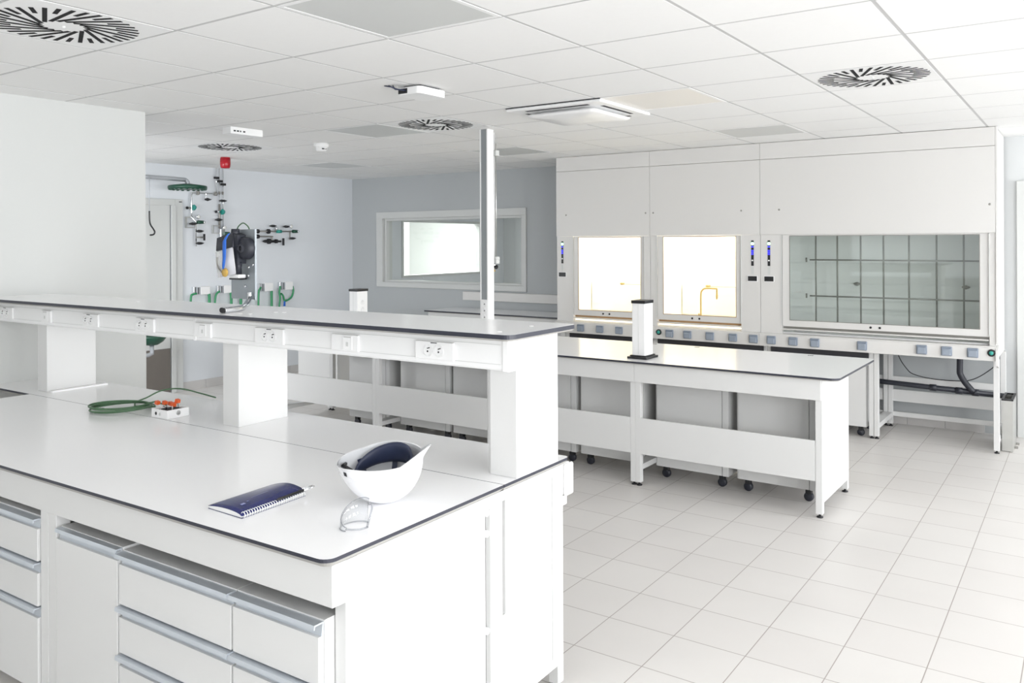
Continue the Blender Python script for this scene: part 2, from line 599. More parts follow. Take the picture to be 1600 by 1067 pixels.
def light_panel(i, j, label, m='lamp'):
    cx, cy = GX + 0.6 * i + 0.3, GY + 0.6 * j + 0.3
    t = thing('ceiling_light_panel', label, 'ceiling light', (cx, cy, CEIL), 'unlit square light panels in the ceiling')
    f = MB()
    for (a, b, c, d) in ((-.295, .295, -.295, -.275), (-.295, .295, .275, .295), (-.295, -.275, -.275, .275), (.275, .295, -.275, .275)):
        f.box(cx + a, cx + b, cy + c, cy + d, CEIL - .0015, CEIL + .0007)
    f.build('frame', 'plastic', t)
    B(cx - .275, cx + .275, cy - .275, cy + .275, CEIL - .0004, CEIL + .0007).build('diffuser_panel', m, t)


light_panel(1, 0, 'grey unlit light panel in a white frame at the top centre edge')
light_panel(-3, 4, 'grey unlit light panel directly left of the vent by the post head')
light_panel(-7, 7, 'grey unlit light panel farthest back at left, above the wall corner')
light_panel(1, 4, 'warm white unlit light panel just right of the ceiling cassette', 'lampw')
light_panel(-3, 7, 'grey unlit light panel far back just right of the post head')
light_panel(1, 7, 'pale unlit light panel in front of the middle fume hood top')

# air-conditioning cassette
cx, cy = -2.755, 4.745
t = thing('ceiling_cassette', 'square white air conditioning cassette with a dropped centre panel and dark slots', 'air conditioner', (cx, cy, CEIL))
f = MB()
for (a, b, c, d) in ((-.345, .345, -.345, -.225), (-.345, .345, .225, .345), (-.345, -.225, -.225, .225), (.225, .345, -.225, .225)):
    f.box(cx + a, cx + b, cy + c, cy + d, CEIL - .022, CEIL - .002)
f.build('frame', 'plastic', t, 0.006)
B(cx - .345, cx + .345, cy - .352, cy - .345, CEIL - .006, CEIL - .002).build('shadow_gap', 'dark', t)  # dark strip colours in the shadow along the near edge
B(cx - .224, cx + .224, cy - .224, cy + .224, CEIL - .018, CEIL + .0007).build('backing', 'plastic', t)
rows = []
for q, z in ((.19, -.0185), (.20, -.030), (.252, -.040), (.256, -.048), (.235, -.060), (.10, -.066)):
    pts = rounded(cx - q, cx + q, cy - q, cy + q, min(.04, q * .3), ('bl', 'br', 'tr', 'tl'), 4)
    rows.append([(x, y, CEIL + z) for x, y in pts])
MB().grid(rows, 0, True, True, True).build('centre_panel', 'plastic', t)
for (a, b, c, d) in ((-.23, .23, -.30, -.268), (.268, .292, -.2, .2), (-.23, .23, .268, .30), (-.292, -.268, -.2, .2)):
    B(cx + a, cx + b, cy + c, cy + d, CEIL - .0235, CEIL - .021).build('louver_slot', 'dark', t)

# wireless router
rc = Vector((-3.065, 3.535))
t = thing('wireless_router', 'white rounded router box under the ceiling with loose blue cables at its left', 'router', (rc.x, rc.y, CEIL))
poly = [(rc.x + x, rc.y + y) for x, y in rounded(-.085, .085, -.115, .115, .03, ('bl', 'br', 'tr', 'tl'), 5)]
MB().prism(poly, CEIL - .052, CEIL - .012).build('housing', 'plastic', t, 0.006, 3)
B(rc.x - .07, rc.x - .005, rc.y - .117, rc.y - .114, CEIL - .045, CEIL - .018).build('port_recess', 'black', t)
B(rc.x - .06, rc.x + .06, rc.y - .08, rc.y + .08, CEIL - .014, CEIL).build('mount', 'dark', t)
for k in range(3):
    z = CEIL - .03 + .004 * k
    MB().tube([(rc.x - .015 - .018 * k, rc.y - .114, z), (rc.x - .025 - .018 * k, rc.y - .14, z), (rc.x - .06, rc.y - .155 - .008 * k, z + .006), (rc.x - .085 - .02 * k, rc.y - .145 - .012 * k, CEIL)], 0.0035, n=6).build('cable', 'navyfoam', t)

# emergency light, smoke detector, red beacon
t = thing('emergency_light', 'flat white emergency light box on the ceiling left of the smoke detector', 'emergency light', (-5.24, 4.03, CEIL))
a = Matrix.Rotation(0.0, 3, 'Z')
B(-5.30, -5.20, 3.86, 4.15, CEIL - .052, CEIL).build('housing', 'plastic', t, 0.004)
for k in range(4):
    B(-5.1999, -5.198, 3.885 + .028 * k, 3.885 + .028 * k + (.018 if k != 2 else .01), CEIL - .035, CEIL - .024).build('printed_mark', 'dark', t)
t = thing('smoke_detector', 'small white domed smoke detector on the ceiling', 'smoke detector', (-5.47, 4.985, CEIL))
MB().lathe([(.062, 0), (.064, -.02), (.060, -.03), (.048, -.038), (.046, -.058), (.036, -.07), (.001, -.072)], (-5.47, 4.985, CEIL), n=24).build('housing', 'plastic', t)
B(-5.43, -5.424, 4.955, 5.0, CEIL - .056, CEIL - .046).build('sensor_slot', 'black', t)
t = thing('alarm_beacon', 'red alarm beacon under the ceiling above the gas pipes', 'alarm beacon', (-7.13, 5.226, CEIL))
MB().lathe([(.046, 0), (.046, -.012)], (-7.13, 5.226, CEIL), n=24).build('base', 'red', t)
MB().lathe([(.050, -.012), (.051, -.065), (.048, -.095), (.040, -.108), (.001, -.11)], (-7.13, 5.226, CEIL), n=24).build('lens', 'red', t)

# ------------------------------------------------------------------ front bench (its own frame)
WT = 0.832
t = thing('worktop', 'front white bench worktop with dark rounded edge, under the hard hat and notebook', 'worktop', (-1.5, .39, WT - .024), fb=True)
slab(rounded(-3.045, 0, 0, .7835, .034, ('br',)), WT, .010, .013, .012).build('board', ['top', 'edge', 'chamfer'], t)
t = thing('worktop', 'narrow rear strip of worktop carrying the shelf columns', 'worktop', (-1.8, 1.0, WT - .024), fb=True)
slab(rounded(-3.64, 0, .7865, 1.215, .022, ('tr',)), WT, .010, .013, .012).build('board', ['top', 'edge', 'chamfer'], t)

t = thing('bench_frame', 'white end frame with slotted side panel and apron under the front worktop', 'bench frame', (-1.5, .6, 0), fb=True)
ZU = WT - .024
B(-3.04, -.012, .03, .05, .700, ZU).build('apron', 'white', t, 0.0015)
B(-.032, -.012, .05, .078, .700, ZU).build('apron_return', 'white', t)
for x in (-.052,):
    B(x, x + .04, .078, .118, .012, ZU - .001).build('leg', 'white', t, 0.002)
B(-.052, -.012, 1.146, 1.186, .012, ZU).build('leg', 'white', t, 0.002)
for xa in (-1.447, -1.394):
    B(xa, xa + .050, .034, .084, .012, ZU).build('leg', 'white', t, 0.002)
    B(xa, xa + .050, 1.136, 1.186, .012, ZU).build('leg', 'white', t, 0.002)
for xa in (-3.04,):
    B(xa, xa + .04, .034, .074, .012, ZU).build('leg', 'white', t, 0.002)
    B(xa, xa + .04, 1.146, 1.186, .012, ZU).build('leg', 'white', t, 0.002)
ep = MB()
ep.box(-.030, -.012, .1181, .694, .083, ZU)
ep.box(-.030, -.012, .694, .722, .768, ZU)
ep.box(-.030, -.012, .722, .790, .083, ZU)
ep.box(-.030, -.012, .790, .808, .775, ZU)
ep.box(-.030, -.012, .790, .808, .083, .398)
ep.box(-.030, -.012, .808, 1.1459, .083, ZU)
ep.build('end_panel', 'white', t)
B(-.052, -.036, .66, .84, .083, ZU).build('inner_panel', 'white', t)
for z in (.757, .690, .378):
    MB().cyl((-.031, .708, z), (-.013, .708, z), .011).build('peg', 'plastic', t)
B(-.010, -.008, 1.105, 1.108, .12, .78).build('panel_joint', 'frame', t)
B(-3.04, -.06, 1.15, 1.17, .45, ZU).build('rear_panel', 'white', t)
for (x, y) in ((-.032, .098), (-.032, 1.166), (-1.42, .06), (-1.37, .06), (-1.42, 1.16), (-1.37, 1.16), (-3.02, .055), (-3.02, 1.166)):
    MB().lathe([(.017, 0), (.017, .008), (.006, .010), (.006, .014)], (x, y, 0), n=12).build('foot', 'black', t)


def cabinet(x0, x1, drawers, label, group, ztop=.655, door=False):
    """drawers: list of (z of handle top, z of bottom)"""
    t = thing('base_cabinet', label, 'cabinet', ((x0 + x1) / 2, .3, .035), group, fb=True)
    b = MB()
    y0, y1 = .045, .62
    b.box(x0, x0 + .016, y0, y1, .06, ztop)
    b.box(x1 - .016, x1, y0, y1, .06, ztop)
    b.box(x0 + .016, x1 - .016, y0, y1, ztop - .016, ztop)
    b.box(x0 + .016, x1 - .016, y0, y1, .06, .076)
    b.box(x0 + .016, x1 - .016, y1 - .012, y1, .076, ztop - .016)
    b.box(x0 + .02, x1 - .02, y0 + .05, y1 - .02, .035, .06)
    b.build('body', 'white', t)
    for zt, zb in drawers:
        g = .002
        zf = zt - .036
        d = MB()
        d.box(x0 + g, x1 - g, .026, .0445, zb, zf)
        dr = d.build('door' if door else 'drawer', 'white', t, 0.001)
        h = MB()
        # folded aluminium grip: top lip, drop and return
        prof = [(.044, zt), (.012, zt), (.010, zt - .012), (.013, zt - .012), (.015, zt - .004), (.040, zt - .004), (.036, zf), (.0445, zf)]
        if door:
            prof = [(.044, zt), (.022, zt), (.020, zt - .012), (.024, zt - .012), (.026, zt - .004), (.040, zt - .004), (.038, zf), (.0445, zf)]
        h.prism([(a, c) for a, c in prof], x0 + g, x1 - g, axis='x')
        h.build('handle', 'alu', dr)
    return t


G = 'white base cabinets under the front bench'
cabinet(-1.99, -1.452, [(.668, .519), (.513, .362), (.357, .065)], 'drawer cabinet at the left edge, beyond the bench leg, with a tall bottom drawer', G, .672)
cabinet(-1.330, -.962, [(.660, .065)], 'white cabinet with one plain full-height door right of the bench leg', G, .662, door=True)
cabinet(-.957, -.405, [(.652, .491), (.485, .338), (.332, .185), (.179, .065)], 'wider drawer cabinet in the middle, right of the plain door', G, .655)
cabinet(-.400, -.056, [(.652, .491), (.485, .338), (.332, .185), (.179, .065)], 'narrow drawer cabinet at the right end, under the rounded worktop corner', G, .655)

# shelf, columns and cable trunking
SZ = 1.331
for xa, xb, lab in ((-.123, 0, 'white shelf column at the right end, nearest the hard hat'),
                    (-1.555, -1.436, 'white shelf column in the middle, right of the junction box'),
                    (-3.13, -3.02, 'white shelf column at the left, beside the flat strip')):
    t = thing('shelf_column', lab, 'column', ((xa + xb) / 2, 1.0, WT), 'white columns holding the shelf', fb=True)
    c = MB()
    c.box(xa + .012, xb, .862, 1.133, WT, SZ - .0205)
    c.build('casing', 'white', t, 0.003)
    B(xa, xa + .0118, .872, 1.123, WT, SZ - .0205).build('cover_edge', 'white', t, 0.002)
t = thing('shelf', 'long white shelf board with dark edge above the front bench', 'shelf', (-1.8, .93, SZ - .02), fb=True)
slab(rounded(-3.55, .073, .715, 1.15, .032, ('br', 'tr')), SZ, .0145, .006, .006).build('board', ['top', 'edge', 'chamfer'], t)  # dark edge made deeper to hold the shade on the lower chamfer
for (x, y) in ((-.02, .79), (-.03, 1.0), (-1.352, .805), (-1.308, .822), (-1.275, .93), (-1.235, .94), (-2.4, 1.0)):
    MB().lathe([(.0001, .0012), (.009, .001), (.0095, 0)], (x, y, SZ), n=12).build('screw_cap', 'plastic', t)

t = thing('cable_trunking', 'white cable trunking with power outlets below the front shelf', 'cable trunking', (-1.8, .835, 1.2), fb=True)
TY = .812
c = MB()
c.prism([(TY, 1.205), (TY + .006, 1.198), (.861, 1.198), (.861, 1.3095), (TY + .012, 1.3095), (TY, 1.300)], -3.55, -.024, axis='x')
c.build('channel', 'plastic', t, 0.002)
for za, zb in ((1.218, 1.2185), (1.284, 1.2845)):
    B(-3.545, -.03, TY - .0012, TY, za, zb + .0012).build('channel_line', 'frame', t)
B(-.0239, .004, TY - .004, .861, 1.196, 1.3095).build('end_cap', 'plastic', t, 0.005, 3)
B(-1.674, -1.658, TY - .004, TY + .001, 1.199, 1.309).build('joint_cover', 'plastic', t, 0.001)


def outlet(x0, x1, double, name):
    p = B(x0, x1, TY - .012, TY, 1.217, 1.280).build(name, 'plastic', t, 0.003)
    zc = 1.2475
    if double:
        for cx_ in (x1 - .113, x1 - .064):
            s = MB()
            s.lathe([(.0215, -.0002), (.0215, .0025), (.0185, .003), (.0180, -.0002)][::-1], (cx_, TY - .0145, zc), n=24, axis='y', cap=False)
            s.lathe([(.018, .0015), (.0001, .0018)], (cx_, TY - .0142, zc), n=24, axis='y')
            so = s.build('socket', 'plastic', p)
            h = MB()
            h.lathe([(.0001, -.0006), (.0031, -.0005), (.0031, .001)], (cx_, TY - .0135, zc - .003), n=10, axis='y')
            h.prism([(cx_ - .002, zc + .0055), (cx_ + .010, zc + .0085), (cx_ + .0095, zc + .012), (cx_ - .0025, zc + .0085)], TY - .0141, TY - .0126, axis='y')
            h.build('contact_hole', 'black', so)
        B(x1 - .100, x1 - .072, TY - .0126, TY - .0118, zc + .0262, zc + .0292).build('printed_mark', 'dark', p)
    else:
        B(x1 - .078, x1 - .030, TY - .0145, TY - .0119, 1.224, 1.275).build('insert', 'plastic', p, 0.001)
        B(x1 - .060, x1 - .048, TY - .0152, TY - .0144, 1.236, 1.252).build('port', 'frame', p)
        B(x1 - .072, x1 - .036, TY - .0150, TY - .0144, 1.2695, 1.2712).build('printed_mark', 'rod', p)
    return p


for x0, x1, d in ((-.392, -.220, 1), (-.811, -.669, 0), (-1.255, -1.081, 1), (-1.655, -1.543, 0), (-2.105, -1.958, 1), (-2.559, -2.419, 1), (-2.958, -2.862, 0), (-3.419, -3.259, 1)):
    outlet(x0, x1, d, 'power_outlet' if d else 'data_outlet')

t = thing('cable_trunking', 'white trunking end sticking out behind the front bench, under the worktop corner', 'cable trunking', (-1.5, 1.21, .69), fb=True)
B(-3.0, -.012, 1.1865, 1.240, .693, ZU).build('channel', 'plastic', t, 0.006, 3)
B(-.0119, .002, 1.1865, 1.243, .690, ZU).build('end_cap', 'plastic', t, 0.007, 3)
B(-.06, -.012, 1.1865, 1.215, .655, .6899).build('bracket', 'plastic', t, 0.002)
t = thing('cover_strip', 'flat white strip lying at the foot of the left shelf column', 'strip', (-2.985, 1.02, WT), fb=True)
B(-3.0, -2.972, .865, 1.175, WT, WT + .010).build('strip', 'plastic', t, 0.002)

# ---- things on the worktop
# hard hat, upside down
HX, HY = -.216, .447
t = thing('hard_hat', 'white hard hat lying upside down on the front worktop', 'hard hat', (HX, HY, WT), fb=True)
tilt = Matrix.Rotation(math.radians(-1), 3, 'Y') @ Matrix.Rotation(math.radians(9.5), 3, 'X')
turn = Matrix.Rotation(math.radians(13), 3, 'Z')


def hat_pt(s_, th, off=0.0):
    """s_ 0 crown .. 1 rim .. >1 brim"""
    a, b, h = .136 - off, .112 - off, .134
    c, s2 = math.cos(th), math.sin(th)
    k = min(s_, 1.0) * PI / 2
    rr = math.sin(k) ** 0.86
    z = h * (1 - math.cos(k) ** 1.15) if s_ <= 1 else h
    x, y = a * rr * c, b * rr * s2
    if s_ > .96:
        u = (s_ - .96) / .29
        vis = max(0.0, (c - .78) / .22) ** 1.25
        x += u * (.004 + .036 * vis) * c
        y += u * (.004 + .010 * vis) * s2
        z += u * (.010 + .044 * vis) - .026 * min(1.0, u * 1.5) * max(0.0, -c) ** 2.2
    if off: z = z + off * .9 * (1 - min(s_, 1))
    return x, y, z




def hat_world(p):
    v = turn @ tilt @ Vector((p[0], p[1], p[2]))
    return v


hmin = min(hat_world(hat_pt(a / 20, b / 24 * 2 * PI)).z for a in range(0, 17) for b in range(24))


def hp(p):
    v = hat_world(p)
    return (HX + v.x, HY + v.y, WT + v.z - hmin + .0005)


S_ = [0.001, .08, .16, .25, .34, .44, .54, .64, .74, .83, .90, .955, .965, 1.0, 1.06, 1.13, 1.2, 1.25]
N_ = 56
outer = [[hp(hat_pt(s_, 2 * PI * k / N_)) for k in range(N_)] for s_ in S_]
inner = [[hp(hat_pt(s_, 2 * PI * k / N_, .0045)) for k in range(N_)] for s_ in S_]
MB().grid(outer, 0, True, True).grid([outer[-1], inner[-1]], 0, True, True).build('shell', 'helmet', t)
MB().grid(inner, 0, True, True).build('liner', 'helmetin', t)
# brow line moulded on the shell
MB().tube([hp(hat_pt(.84, 2 * PI * k / 40 - 2.6, -.0006)) for k in range(17)], .0016, n=6).build('moulded_ridge', 'helmet', t)
# padded headband arching out of the shell
rows = []
for k in range(41):
    th = 2 * PI * k / 40
    c, s2 = math.cos(th), math.sin(th)
    bx, by = .096 * c, .080 * s2
    w = .019 + .014 * max(0, s2) + .004 * c
    zc = .090 + .032 * max(0, s2) ** .8 - .010 * max(0, -s2) + .012 * c
    th_ = .006
    ring = []
    for q in range(10):
        f = 2 * PI * q / 10
        rad = th_ * math.cos(f)
        ring.append(hp((bx * (1 + rad / .1) + .004, by * (1 + rad / .09), zc + w * math.sin(f))))
    rows.append(ring)
MB().grid(rows, 0, True, True).build('headband', 'navyfoam', t)
# crown straps
for a0 in (0.5, 1.57, 2.64):
    pts = []
    for k in range(13):
        u = k / 12
        s_ = abs(2 * u - 1) * .80
        th = a0 if u < .5 else a0 + PI
        q = hat_pt(max(s_, .02), th, .016)
        pts.append(q)
    r1 = [hp((p[0] - .009 * math.sin(a0), p[1] + .009 * math.cos(a0), p[2] + .004)) for p in pts]
    r2 = [hp((p[0] + .009 * math.sin(a0), p[1] - .009 * math.cos(a0), p[2] + .004)) for p in pts]
    MB().grid([r1, r2], 0, True).build('strap', 'navyfoam', t)
MB().grid([[hp(hat_pt(.88, 4.16 + .028 * k, -.0012)) for k in range(5)], [hp(hat_pt(.95, 4.16 + .028 * k, -.0012)) for k in range(5)]], 0).build('printed_mark', 'dark', t)
MB().tube([hp((-.085, -.03, .100)), hp((-.112, -.035, .118)), hp((-.118, -.01, .112))], .006, n=6).build('buckle', 'black', t)

# safety glasses
gx_, gy_ = -.118, .222
t = thing('safety_glasses', 'clear plastic safety glasses standing beside the hard hat', 'safety glasses', (gx_, gy_, WT), fb=True)
g = MB()
rows = [[], []]
R_ = .040
arc = []
for k in range(25):
    a = math.radians(75 + 210 * k / 24)
    p = (gx_ + .034 * math.cos(a) * 1.0 - .004, gy_ + .046 * math.sin(a))
    top = .030 + .020 * math.cos(math.radians(210 * k / 24 - 40)) + .022 * (1 - k / 24)
    arc.append((p, top))
rows = [[(p[0], p[1], WT + .001) for p, h in arc], [(p[0] * 1.0 + .0, p[1], WT + .001 + h * .55) for p, h in arc], [(p[0] + .004, p[1], WT + .001 + h) for p, h in arc]]
lens = g.grid(rows, 0, True).build('lens', 'clear', t)
md = lens.modifiers.new('thickness', 'SOLIDIFY')
md.thickness = .0024
MB().tube([(p[0] + .004, p[1], WT + .002 + h) for p, h in arc], .0016, n=6).build('brow_rim', 'rim', t)
MB().tube([(p[0], p[1], WT + .0025) for p, h in arc], .0016, n=6).build('lower_rim', 'rim', t)
for k0, sgn in ((0, 1), (24, -1)):
    p, h = arc[k0]
    a = (p[0] + .002, p[1], WT + h * .8)
    MB().tube([a, (p[0] + .020, p[1] - .004 * sgn, WT + h * .85), (p[0] + .034, p[1] - .020 * sgn, WT + h * .75), (p[0] + .040, p[1] - .046 * sgn, WT + .008)], [.003, .0028, .0026, .0032], n=8).build('temple', 'rim', t)

# notebook with spiral and pen: corners on the worktop
NA, NB_, NC, ND = Vector((-.606, .100)), Vector((-.443, .094)), Vector((-.455, .345)), Vector((-.606, .336))
t = thing('notebook', 'navy spiral notebook with a bulging cover on the front worktop', 'notebook', (-.53, .22, WT), fb=True)


def nb(u, v, z):
    p = (NA * (1 - u) + NB_ * u) * (1 - v) + (ND * (1 - u) + NC * u) * v
    return (p.x, p.y, WT + z)


def bulge(u, v): return .0095 - .004 * max(0, (u - .9) / .1) + .017 * math.sin(PI * min(1, max(0, .10 + .90 * (1 - u)))) ** 1.0 * (.45 + .55 * v) + .004 * v


nu, nv = 14, 10
top = [[nb(u / nu, v / nv, bulge(u / nu, v / nv)) for u in range(nu + 1)] for v in range(nv + 1)]
c = MB().grid(top, 0, True)
cov = c.build('cover', 'navy', t)
md = cov.modifiers.new('thickness', 'SOLIDIFY')
md.thickness = .0012
b = MB()
low = [[nb(.012 + .94 * u / nu, .01 + .98 * v / nv, bulge(u / nu, v / nv) - .0016) for u in range(nu + 1)] for v in range(nv + 1)]
b.grid(low, 0, True)
bot = [[(x, y, WT + .0014) for x, y, z in r] for r in low]
b.grid([r for r in bot][::-1], 0, False)
for a_, b_ in ((low[0], bot[0]), (bot[-1], low[-1])): b.grid([a_, b_], 0, False)
b.grid([[r[0] for r in bot], [r[0] for r in low]], 0, False)
b.grid([[r[-1] for r in low], [r[-1] for r in bot]], 0, False)
b.build('pages', 'paper', t)
MB().prism([nb(0, 0, 0)[:2], nb(1, 0, 0)[:2], nb(1, 1, 0)[:2], nb(0, 1, 0)[:2]], WT + .0003, WT + .0013).build('back_cover', 'navy', t)
sp = MB()
for k in range(26):
    v = .03 + .94 * k / 25
    cxy = nb(.975, v, 0)
    d = (NC - NB_).normalized()
    nrm = Vector((d.y, -d.x))
    ring = []
    for q in range(11):
        a = 2 * PI * q / 10
        ring.append((cxy[0] + nrm.x * .0085 * math.cos(a) + d.x * .0012 * q / 10, cxy[1] + nrm.y * .0085 * math.cos(a) + d.y * .0012 * q / 10, WT + .0090 + .0082 * math.sin(a)))
    sp.tube(ring, .0014, n=5)
sp.build('spiral', 'plastic', t)
pm = MB()


def onc(u, v): return nb(u, v, bulge(u, v) + .0012)


pm.grid([[onc(.62 + .010 * i, .16 + .012 * j) for i in range(8)] for j in range(6)], 0)
pm.grid([[onc(.60 + .01 * i, .27 + .009 * j) for i in range(4)] for j in range(4)], 0)
pm.grid([[onc(.53 + .006 * i, .38 + .03 * j) for i in range(2)] for j in range(10)], 0)
pm.build('cover_print', 'print', t)
t = thing('pen', 'silver ballpoint pen pushed into the notebook spiral', 'pen', (-.455, .33, WT + .0185), fb=True)
pa, pb = Vector((-.450, .225, WT + .0185)), Vector((-.458, .385, WT + .0200))
dv = (pb - pa)
MB().tube([pa, pa + dv * .05, pa + dv * .7], [.0008, .0042, .0045], n=10).build('barrel', 'black', t)
MB().tube([pa + dv * .7, pa + dv * .95, pb], [.0046, .0043, .003], n=10).build('cap', 'chrome', t)
MB().tube([pb - dv * .05 + Vector((0, 0, .006)), pa + dv * .66 + Vector((0, 0, .0062))], .0011, n=6).build('clip', 'chrome', t)

# junction box with loose connectors, coil of green cable
t = thing('junction_box', 'small open white junction box with orange connectors on the front worktop', 'junction box', (-1.905, .855, WT), fb=True)
jx0, jx1, jy0, jy1 = -1.962, -1.842, .790, .905
jm = MB()
ht = .040
jm.box(jx0, jx1, jy0, jy0 + .006, WT + .0005, WT + ht)
jm.box(jx0, jx1, jy1 - .006, jy1, WT + .0005, WT + ht)
jm.box(jx0, jx0 + .006, jy0 + .006, jy1 - .006, WT + .0005, WT + ht)
jm.box(jx1 - .006, jx1, jy0 + .006, jy1 - .006, WT + .0005, WT + ht)
jm.box(jx0 + .006, jx1 - .006, jy0 + .006, jy1 - .006, WT + .0005, WT + .006)
jm.build('casing', 'plastic', t, 0.002)
for k in range(2):
    MB().lathe([(.0001, -.001), (.007, -.001), (.008, .0)], (jx0 + .035 + .03 * k, jy0, WT + .02), axis='y', n=12).build('knockout', 'dark' if k == 0 else 'frame', t)
MB().lathe([(.0115, 0), (.0115, .0012), (.0095, .0012), (.0095, 0)], (jx1, (jy0 + jy1) / 2, WT + .022), axis='x', n=16).build('knockout_ring', 'frame', t)
B(jx0 + .008, jx1 - .008, jy0 + .008, jy1 - .008, WT + .025, WT + .031).build('terminal_block', 'dark', t)
for k in range(6):
    bx = jx0 + .025 + .014 * k
    by = jy0 + .03 + .022 * (k % 3)
    tx, ty, tz = bx + random.uniform(-.018, .015), by + random.uniform(-.015, .015), WT + .052 + random.uniform(0, .018)
    w = MB().tube([(bx, by, WT + .03), (bx + .004, by - .003, WT + .046), (tx, ty, tz)], .0016, n=6).build('wire', 'black' if k % 2 else 'plastic', t)
    if k != 3:
        MB().prism([(tx - .012, tz - .006), (tx + .008, tz - .009), (tx + .012, tz + .006), (tx - .007, tz + .010)], ty - .008, ty + .008, axis='y').build('connector', 'orange', w, 0.001)

t = thing('cable', 'coil of dark green cable lying on the front worktop', 'cable', (-2.23, .80, WT), fb=True)
ca = []
cc = Vector((-2.225, .80))
for k in range(5 * 28 + 1):
    a = 2 * PI * k / 28
    rn = k / 28
    i0 = int(rn) % 5
    f = rn - int(rn)
    la = [.152, .128, .146, .118, .138, .13]
    lb = [.122, .096, .132, .108, .088, .10]
    ox = [0, .012, -.006, .008, -.010, 0]
    m = lambda q: q[i0] * (1 - f) + q[i0 + 1] * f
    # a long flattened loop running from lower left to upper right in the view
    ax = Vector((.62, .78)).normalized()
    ay = Vector((-ax.y, ax.x))
    p = cc + ax * (m(la) * math.cos(a) + m(ox)) + ay * (m(lb) * math.sin(a) + .6 * m(ox))
    z = WT + .0042 + .0046 * rn + .004 * (1 + math.sin(a + 1.3 * rn))
    ca.append((p.x, p.y, z))
a_end = ca[-1]
tail = [a_end, (-2.03, .93, WT + .016), (-1.99, .885, WT + .020), (-1.967, .862, WT + .020)]
head = [(-2.10, 1.24, WT + .004), (-2.18, 1.21, WT + .022), (-2.30, 1.175, WT + .040), (-2.38, 1.12, WT + .032), (-2.36, 1.02, WT + .012), (-2.31, .93, WT + .008), (-2.2, .87, WT + .0045), ca[0]]


def smooth(P, n=6):
    P = [Vector(p) for p in P]
    Q = [P[0]] + P + [P[-1]]
    out = []
    for k in range(1, len(Q) - 2):
        p0, p1, p2, p3 = Q[k - 1], Q[k], Q[k + 1], Q[k + 2]
        for j in range(n):
            s = j / n
            out.append(.5 * ((2 * p1) + (p2 - p0) * s + (2 * p0 - 5 * p1 + 4 * p2 - p3) * s * s + (3 * p1 - p0 - 3 * p2 + p3) * s ** 3))
    out.append(P[-1])
    return out


path = smooth(head) + [Vector(p) for p in ca[1:]] + smooth(tail)[1:]
MB().tube(path, .0038, n=8).build('sheath', 'cable', t)

# ---- device with metal plate on the shelf
t = thing('wall_plate_device', 'black rubber device on an upright grey metal plate, standing on the shelf by chrome tubes', 'device', (-1.66, 1.05, SZ), fb=True)
DY = 1.085
B(-1.772, -1.594, DY, DY + .004, 1.365, 1.692).build('plate', 'galv', t, 0.001)
B(-1.5975, -1.5935, DY - .006, DY + .004, 1.362, 1.692).build('plate_flange', 'galv', t)
b = MB()
bx, bz = -1.644, 1.603
b.lathe([(.050, .0), (.053, -.006), (.052, -.022), (.047, -.033), (.038, -.039), (.024, -.041), (.022, -.041), (.020, -.050), (.011, -.051), (.010, -.043), (.0005, -.043)], (bx, DY - .002, bz), n=32, axis='y')
b.build('round_body', 'rubber', t)
MB().lathe([(.0005, -.0005), (.010, 0.0), (.0095, .004)], (bx, DY - .0475, bz), n=16, axis='y').build('centre_port', 'black', t)
hb = MB()
hb.prism([(-1.819, 1.590), (-1.735, 1.578), (-1.705, 1.531), (-1.662, 1.531), (-1.662, 1.665), (-1.700, 1.676), (-1.770, 1.662), (-1.812, 1.651)][::-1], DY - .050, DY - .002, axis='y')
hb.build('side_housing', 'rubber', t, 0.009, 3)
for k in range(3):
    B(-1.800 + .004 * k, -1.745, DY - .054, DY - .0495, 1.598 + .020 * k, 1.604 + .020 * k).build('rib', 'rubber', t, 0.002)
MB().tube([(-1.705, DY - .028, 1.694), (-1.705, DY - .028, 1.660)], [.019, .022], n=16).build('inlet_cap', 'rubber', t)
MB().tube([(-1.680, DY - .03, 1.54), (-1.680, DY - .03, 1.515), (-1.682, DY - .03, 1.484)], [.020, .014, .017], n=14).build('outlet_neck', 'rubber', t)
MB().tube([(-1.694, DY - .045, 1.672), (-1.690, DY - .055, 1.60), (-1.694, DY - .045, 1.535)], .007, n=8).build('seam_rib', 'rubber', t)
for (x, z) in ((-1.612, 1.527), (-1.642, 1.515), (-1.645, 1.475), (-1.668, 1.425)):
    MB().lathe([(.0005, -.006), (.006, -.005), (.007, 0)], (x, DY, z), n=10, axis='y').build('bolt', 'chrome', t)
MB().tube(smooth([(-1.745, DY + .012, 1.685), (-1.735, DY + .012, 1.705), (-1.70, DY + .012, 1.722), (-1.665, DY + .012, 1.706), (-1.652, DY + .012, 1.685)]), .003, n=8).build('hose_loop', 'cable', t)
B(-1.725, -1.655, DY - .050, DY - .006, 1.464, 1.482).build('lever', 'plastic', t, 0.006, 3)
B(-1.728, -1.652, DY - .048, DY - .004, 1.457, 1.4639).build('lever_base', 'black', t, 0.003)
